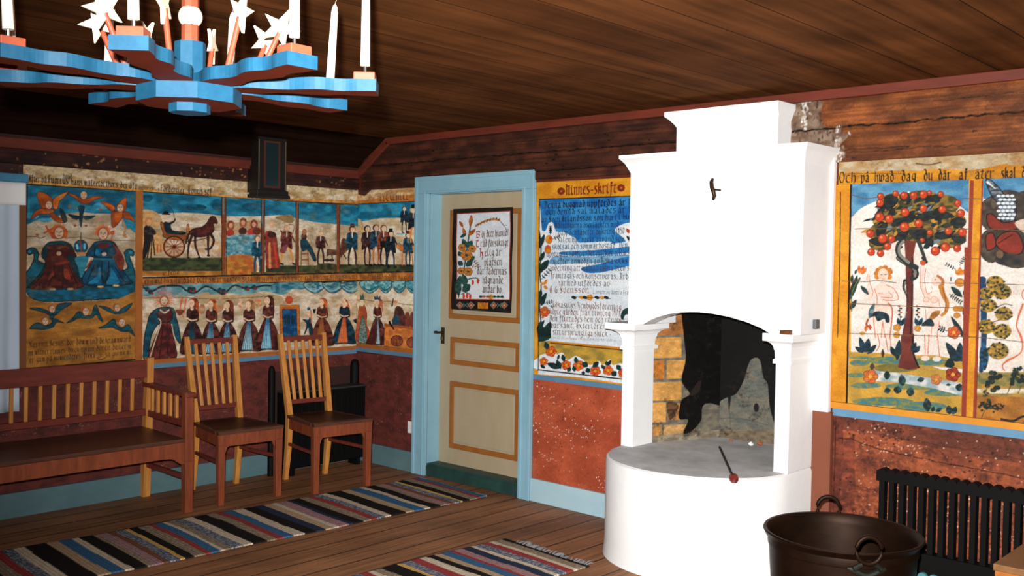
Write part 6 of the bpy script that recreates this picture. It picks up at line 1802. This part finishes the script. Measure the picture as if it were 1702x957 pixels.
ap = [(BY0 + .03, .412), (BY0 + .03, .29), (BY0 + .10, .325), (BY0 + .16, .33), (BY1 - .16, .33), (BY1 - .11, .325), (BY1 - .06, .29), (BY1 - .03, .285), (BY1 - .03, .412)]
attach(MB().prism(ap, 0, .555, .578).build('front_apron', M_REDW), bn)
attach(MB().box(.05, BY0 + .02, .36, .07, BY1 - .02, .418).build('rear_apron', M_RAIL), bn)

# ---------------- black heater in the corner behind the chair, with its shield plate
def radiator(r, n, pitch, z0, z1, depth, bump):
    for i in range(n):
        x = pitch * (i + .5)
        hw_ = pitch * .5
        mb = MB()
        cp = [(x + hw_ * math.cos(t), z1 - bump + bump * math.sin(t)) for t in np.linspace(0, PI, 9)]
        mb.prism([(x - hw_, z1 - .055), (x + hw_, z1 - .055)] + cp, 1, -depth, 0)
        mb.prism([(x - hw_, z0), (x + hw_, z0), (x + hw_, z0 + .10), (x - hw_, z0 + .10)], 1, -depth, 0)
        mb.prism([(x - .012, z0 + .06), (x + .012, z0 + .06), (x + .012, z1 - .04), (x - .012, z1 - .04)], 1, -depth * .82, -depth * .18)
        mb.build('section', M_IRON, r)
    for x in (pitch * .5, pitch * (n - .5)):
        MB().box(x - .012, -depth + .01, 0, x + .012, -.01, z0 + .01).build('foot', M_IRON, r)
rd = thing('radiator', 'black cast-iron column radiator under the painted panels, behind the copper kettle', 'radiator', (3.965, -.045, 0))
radiator(rd, 24, .0446, .11, .562, .062, .019)
MB().tube([(1.07, -.05, .15), (1.12, -.05, .15), (1.12, -.05, 0)], .012, 10).build('pipe', M_IRON, rd, smooth=True)
ht = thing('heater', 'low black iron heater in the room corner behind a slat-back chair', 'heater', (0.03, -.04, 0))
sec = []
hx = MB().box(.05, -.70, .055, .17, -.03, .565).box(.05, -.70, .05, .165, -.03, .06)
hx.build('heater_body', M_IRON, ht, bevel=.006)
for y in (-.64, -.08): MB().box(.06, y - .015, 0, .16, y + .015, .06).build('foot', M_IRON, ht)
for i in range(11):
    y = -.07 - .056 * i
    MB().box(.17, y - .016, .10, .178, y + .016, .53).build('rib', M_IRON, ht, bevel=.003)
MB().box(.05, -.705, .565, .178, -.025, .578).build('top_plate', mat('heater_top', (.03, .03, .032, 1), .4), ht, bevel=.003)
for y, r_ in ((-.742, .024), (-.035, .034)):
    MB().tube([(.05, y, 0), (.05, y, .70), (.05, y + (.0), .735), (.05, y, .75)], [r_, r_, r_ * .8, r_ * .35], 14).build('upright_pipe', M_IRON, ht, smooth=True)
MB().box(.0, -.72, .02, .012, -.05, .70).build('shield_plate', mat('sooty_plate', (.035, .014, .012, 1), .8), ht)

# ---------------- copper wash kettle
M_COP = mat('aged_copper', (0.024, 0.0095, 0.004, 1), 0.5, (0.006, 0.003, 0.0018, 1), (5, 5, 9), .5, spots=(0.05, 0.055, 0.04, 1), spot_scale=26, spot_cut=.42, metal=.55, bump=.12, bump_scale=14, spec=.2)
kt = thing('copper_kettle', 'big aged copper wash kettle with ring handles standing beside the fireplace', 'kettle', (4.15, -.874, 0))
prof = [(.02, .0), (.20, .002), (.245, .02), (.268, .08), (.285, .20), (.295, .32), (.300, .395), (.304, .398), (.306, .41), (.303, .43), (.314, .445), (.322, .450), (.326, .456), (.322, .462), (.312, .460), (.300, .445), (.296, .42), (.290, .32), (.279, .20), (.262, .085), (.236, .03), (.02, .012)]
MB().lathe(prof, 64).build('kettle_body', M_COP, kt, smooth=True)
for ang in (math.atan2(.248, -.173), math.atan2(-.128, .114)):
    ca, sa = math.cos(ang), math.sin(ang)
    def PT(rad, tan, z): return (rad * ca - tan * sa, rad * sa + tan * ca, z)
    ringp = [PT(.325 + .022 * (1 + math.cos(t)) * .5, .052 * math.sin(t), .458 + .048 * (1 - math.cos(t)) * .5 + .0) for t in np.linspace(0, 2 * PI, 24, endpoint=False)]
    ringp = [PT(.330, .050 * math.sin(t), .475 - .050 * math.cos(t)) for t in np.linspace(0, 2 * PI, 24, endpoint=False)]
    MB().tube(ringp, .0095, 10, closed=True).build('ring_handle', M_COP, kt, smooth=True)
    br = MB()
    for tn in (-.05, .05):
        br.tube([PT(.310, tn, .40), PT(.322, tn, .405), PT(.330, tn * .5, .425)], [.012, .011, .010], 8)
    br.tube([PT(math.sqrt(.313 ** 2 - t * t), t, .388 - .012 * math.cos(t / .075 * PI)) for t in np.linspace(-.075, .075, 11)], [.006] + [.012] * 9 + [.006], 8)
    br.build('handle_bracket', mat('green_patina', rgb(46, 52, 40, 1.1), .6, rgb(24, 20, 16, 1.1), (40, 40, 40), .5, metal=.4), kt, smooth=True)

kt.scale = (.925, .925, .985)

# ---------------- wooden chest corner and teal scalloped stool at the lower right
M_CH = mat('orange_pine', rgb(206, 128, 50, 1.1), .45, rgb(170, 92, 34, 1.1), (40, 4, 40), .45)
M_CHT = mat('worn_lid', rgb(140, 98, 56, .8), .5, rgb(112, 76, 42, .8), (30, 4, 30), .45)
cr = thing('wooden_chest', 'orange pine chest with a flat brown lid in front of the radiator', 'chest', (4.71, -.87, 0))
MB().box(.012, .012, .05, .60, .33, .425).build('chest_body', mat('chest_panel', rgb(176, 92, 36, 1.1), .5, rgb(150, 74, 30, 1.1), (5, 5, 30), .5), cr)
MB().box(-.005, -.005, .425, .62, .345, .45).build('lid', [M_CHT], cr, bevel=.004)
fr_ = MB()
for (x0, z0, x1, z1) in ((0, .385, .61, .425), (0, .03, .61, .09), (0.045, .09, .095, .385), (.28, .09, .33, .385), (.55, .09, .61, .385)): fr_.box(x0, 0, z0, x1, .014, z1)
fr_.build('front_frame', M_CH, cr, bevel=.003)
for x in (.03, .57):
    for y in (.03, .29): MB().box(x, y, 0, x + .03, y + .03, .052).build('foot', M_CH, cr)
M_TEAL = mat('teal_paint', rgb(84, 150, 154, .9), .5, rgb(66, 126, 134, .9), (9, 9, 9), .5)
ts = thing('scalloped_stool', 'small teal painted stool with a scalloped back rail, between kettle and chest', 'stool', (4.445, -.53, 0))
sc_ = [(-.13, .12), (-.13, .235)]
for i in range(6):
    for t in np.linspace(PI, 0, 7): sc_.append((-.13 + .0217 + i * .0434 + .019 * math.cos(t), .236 + .018 * math.sin(t)))
sc_ += [(.13, .235), (.13, .12)]
MB().prism(sc_, 1, 0, .016).build('back_board', M_TEAL, ts)
MB().box(-.14, -.005, .11, .14, .20, .13).build('seat', M_TEAL, ts, bevel=.003)
for x in (-.12, .10):
    for y in (.01, .17): MB().bar((x + .01, y + .01, 0), (x + .01, y + .01, .112), .022, .022).build('leg', M_TEAL, ts)

# ---------------- glazed case high on the left wall
M_CASE = mat('black_brown_case', rgb(26, 20, 18, .7), .5, rgb(18, 15, 14, .7), (6, 6, 20), .5, spec=.4)
ck = thing('clock_case', 'narrow dark wooden clock case with glazed door, high on the wall above the chairs', 'clock', (0.036, -.905, 1.885))
cz = 1.885
MB().prism([(.135, 0.02), (.215, 0.02), (.215, 2.262 - cz), (.135, 2.206 - cz)], 1, -.108, .108).build('case', M_CASE, ck)
MB().prism([(-.034, .03), (.136, .03), (.136, .24), (-.03, .20)], 1, -.03, .03).build('wall_bracket', M_CASE, ck)
MB().box(.128, -.118, 0.006, .226, .118, .036).box(.118, -.126, -.014, .234, .126, .008).build('base_moulding', M_CASE, ck, bevel=.003)
M_CFR = mat('reddish_trim', rgb(76, 38, 30, .75), .5)
fr_ = MB()
for (y0, z0, y1, z1) in ((-.066, .05, -.054, .355), (.044, .05, .056, .355), (-.054, .05, .044, .062), (-.054, .343, .044, .355)): fr_.box(.215, y0, z0, .222, y1, z1)
dr = fr_.build('door_frame', M_CFR, ck)
MB().box(.213, -.054, .060, .218, .044, .345).build('glass_pane', mat('dark_teal_glass', (.008, .022, .026, 1), .15, spec=.4), dr)
for y in (-.104, .098): MB().box(.215, y, .04, .218, y + .005, .36).build('edge_bead', mat('pale_bead', rgb(100, 90, 74, .7), .4), ck)

# ---------------- curtain, socket
M_CURT = mat('white_curtain', rgb(184, 200, 214, .60), .9, rgb(170, 188, 204, .60), (5, 5, 2), .5, spec=.05)
M_VAL = mat('white_valance', rgb(228, 228, 230, .56), .9, rgb(214, 216, 222, .56), (5, 5, 3), .5, spec=.05)
def drape(y0, y1, z0, z1, x, amp, wl_, n, nz, th=.004, ph=0.0):
    mb = MB()
    for j in range(nz + 1):
        for i in range(n + 1):
            y = y0 + (y1 - y0) * i / n
            z = z0 + (z1 - z0) * j / nz
            xx = x + amp * math.sin(y / wl_ * 2 * PI + ph + .3 * math.sin(z * 3)) + .4 * amp * math.sin(y / wl_ * 4.6 + z * 1.3)
            mb.v.append((xx, y, z))
    for j in range(nz):
        for i in range(n):
            k = j * (n + 1) + i
            mb.f.append((k, k + 1, k + n + 2, k + n + 1))
    return mb
def solid(ob, t):
    m = ob.modifiers.new('cloth', 'SOLIDIFY'); m.thickness = t; return ob
cu = thing('curtain', 'long white cotton curtain with a short valance, hanging beside the tall mural', 'curtain', (0.07, -2.7, 0.6))
attach(solid(drape(-3.1, -2.412, .605, 1.87, .052, .010, .11, 90, 16).build('curtain_panel', M_CURT, smooth=True), .003), cu)
attach(solid(drape(-3.5, -2.392, 1.752, 1.876, .092, .007, .16, 110, 5, ph=1).build('valance', M_VAL, smooth=True), .003), cu)
attach(MB().tube([(.072, -3.55, 1.866), (.072, -2.40, 1.866)], .006, 8).build('curtain_rod', M_BRASS, smooth=True), cu)

sk = thing('light_switch', 'small white square wall switch low on the red wall beside the door frame', 'switch', (.626, 0, .311))
M_PL = mat('white_plastic', (.8, .8, .78, 1), .3, spec=.5)
MB().box(-.033, -.010, -.042, .033, 0, .042).build('plate', M_PL, sk, bevel=.004)
MB().hexa([(-.017, -.012, -.02), (.017, -.012, -.02), (.017, -.008, -.02), (-.017, -.008, -.02)], [(-.017, -.016, .02), (.017, -.016, .02), (.017, -.008, .02), (-.017, -.008, .02)]).build('rocker', M_PL, sk, bevel=.001)

# ---------------- rag rugs
PALR = dict(w=(184, 170, 150), k=(30, 27, 26), b=(54, 92, 126), r=(136, 56, 56), g=(118, 106, 92), t=(160, 138, 110), p=(164, 122, 118), m=(70, 84, 108), n=(40, 48, 66), y=(186, 150, 90), o=(110, 72, 56))
def rug(org, ang, W, L, seq, k, seed, name, label):
    ux = (math.cos(ang), math.sin(ang), 0)
    uy = (-math.sin(ang), math.cos(ang), 0)
    o0 = np.array(org) - np.array(uy) * L
    p = Paint((o0[0], o0[1], 0.004), ux, uy, W, L, 0.006, (90, 80, 70), ss=1)
    rr = random.Random(seed)
    h, w = p.img.shape[:2]
    v = L
    wob = value_noise(h, w, .4 / p.c, .25 / p.c, seed) * .016
    V, U = np.mgrid[0:h, 0:w] * p.c
    D = (L - V) + wob
    pos = 0.0
    i = 0
    grain = np.random.default_rng(seed).random((h, w))
    while pos < L + .1:
        ch_, wd = seq[i % len(seq)]
        wd = wd * rr.uniform(.9, 1.1)
        m = (D >= pos) & (D < pos + wd)
        c = np.array(PALR[ch_]) / 255.0
        if ch_ in 'mgp':
            c2 = np.array(PALR[{'m': 'w', 'g': 't', 'p': 'm'}[ch_]]) / 255.0
            f = (grain > .66)[..., None] * .6
            cc = c * (1 - f) + c2 * f
            p.img[m] = cc[m]
        else: p.img[m] = c
        pos += wd; i += 1
    ribs = 1 - .16 * (np.sin(V / .009 * PI) > .2)
    p.img *= (ribs * (0.9 + .2 * grain))[..., None]
    ob = p.mesh(name, M_CLOTH, k, .008, relief=lambda U, V: .0025 * np.sin(V * 19 + U * 2) * np.sin(U * 5) + .002 * np.sin(V * 7 + 1))
    tag(ob, label, 'rug', 'striped rag rugs')
    return ob, ux, uy
S1 = [('w', .022), ('b', .045), ('r', .03), ('g', .06), ('k', .055), ('y', .025), ('m', .05), ('o', .035), ('p', .05), ('g', .03), ('k', .07), ('w', .04), ('b', .07), ('t', .06), ('k', .10), ('w', .05), ('m', .05), ('r', .04), ('g', .06), ('k', .06), ('n', .03),
      ('p', .08), ('w', .03), ('t', .05), ('n', .06), ('k', .08), ('w', .06), ('b', .06), ('r', .04), ('g', .05), ('k', .08), ('w', .05), ('m', .06), ('g', .04)]
r1, ux1, uy1 = rug((.834, -.105, 0), math.radians(-3.9), .682, 3.5, S1, .54, 3, 'rag_rug', 'long striped rag rug running from the green threshold past the chairs')
S2 = [('k', .045), ('g', .05), ('w', .03), ('r', .045), ('m', .06), ('w', .03), ('n', .05), ('p', .06), ('r', .025), ('b', .06), ('t', .04), ('k', .045), ('w', .05), ('r', .05), ('m', .06), ('y', .03), ('k', .05)]
r2, ux2, uy2 = rug((2.236, -.755, 0), math.radians(-4.5), .612, 1.5, S2, .52, 8, 'rag_rug', 'shorter striped rag rug with a ragged fringe in front of the fireplace hearth')
fr_ = MB()
rr = random.Random(4)
for i in range(46):
    t = .12 + .85 * i / 45
    b0 = Vector((2.236, -.755, .008)) + Vector(ux2) * (.612 * t)
    if rr.random() < .25: continue
    e = b0 + Vector(uy2) * rr.uniform(.02, .045) + Vector(ux2) * rr.uniform(-.015, .015) + Vector((0, 0, rr.uniform(-.003, .010)))
    fr_.tube([b0 - Vector(uy2) * .006, b0.lerp(e, .5) + Vector((0, 0, .006)), e], [.004, .0035, .002], 5)
ff = fr_.build('fringe', mat('grey_yarn', rgb(96, 96, 100, .4), .95, spec=.05)); ff.parent = r2; ff['kind'] = 'stuff'
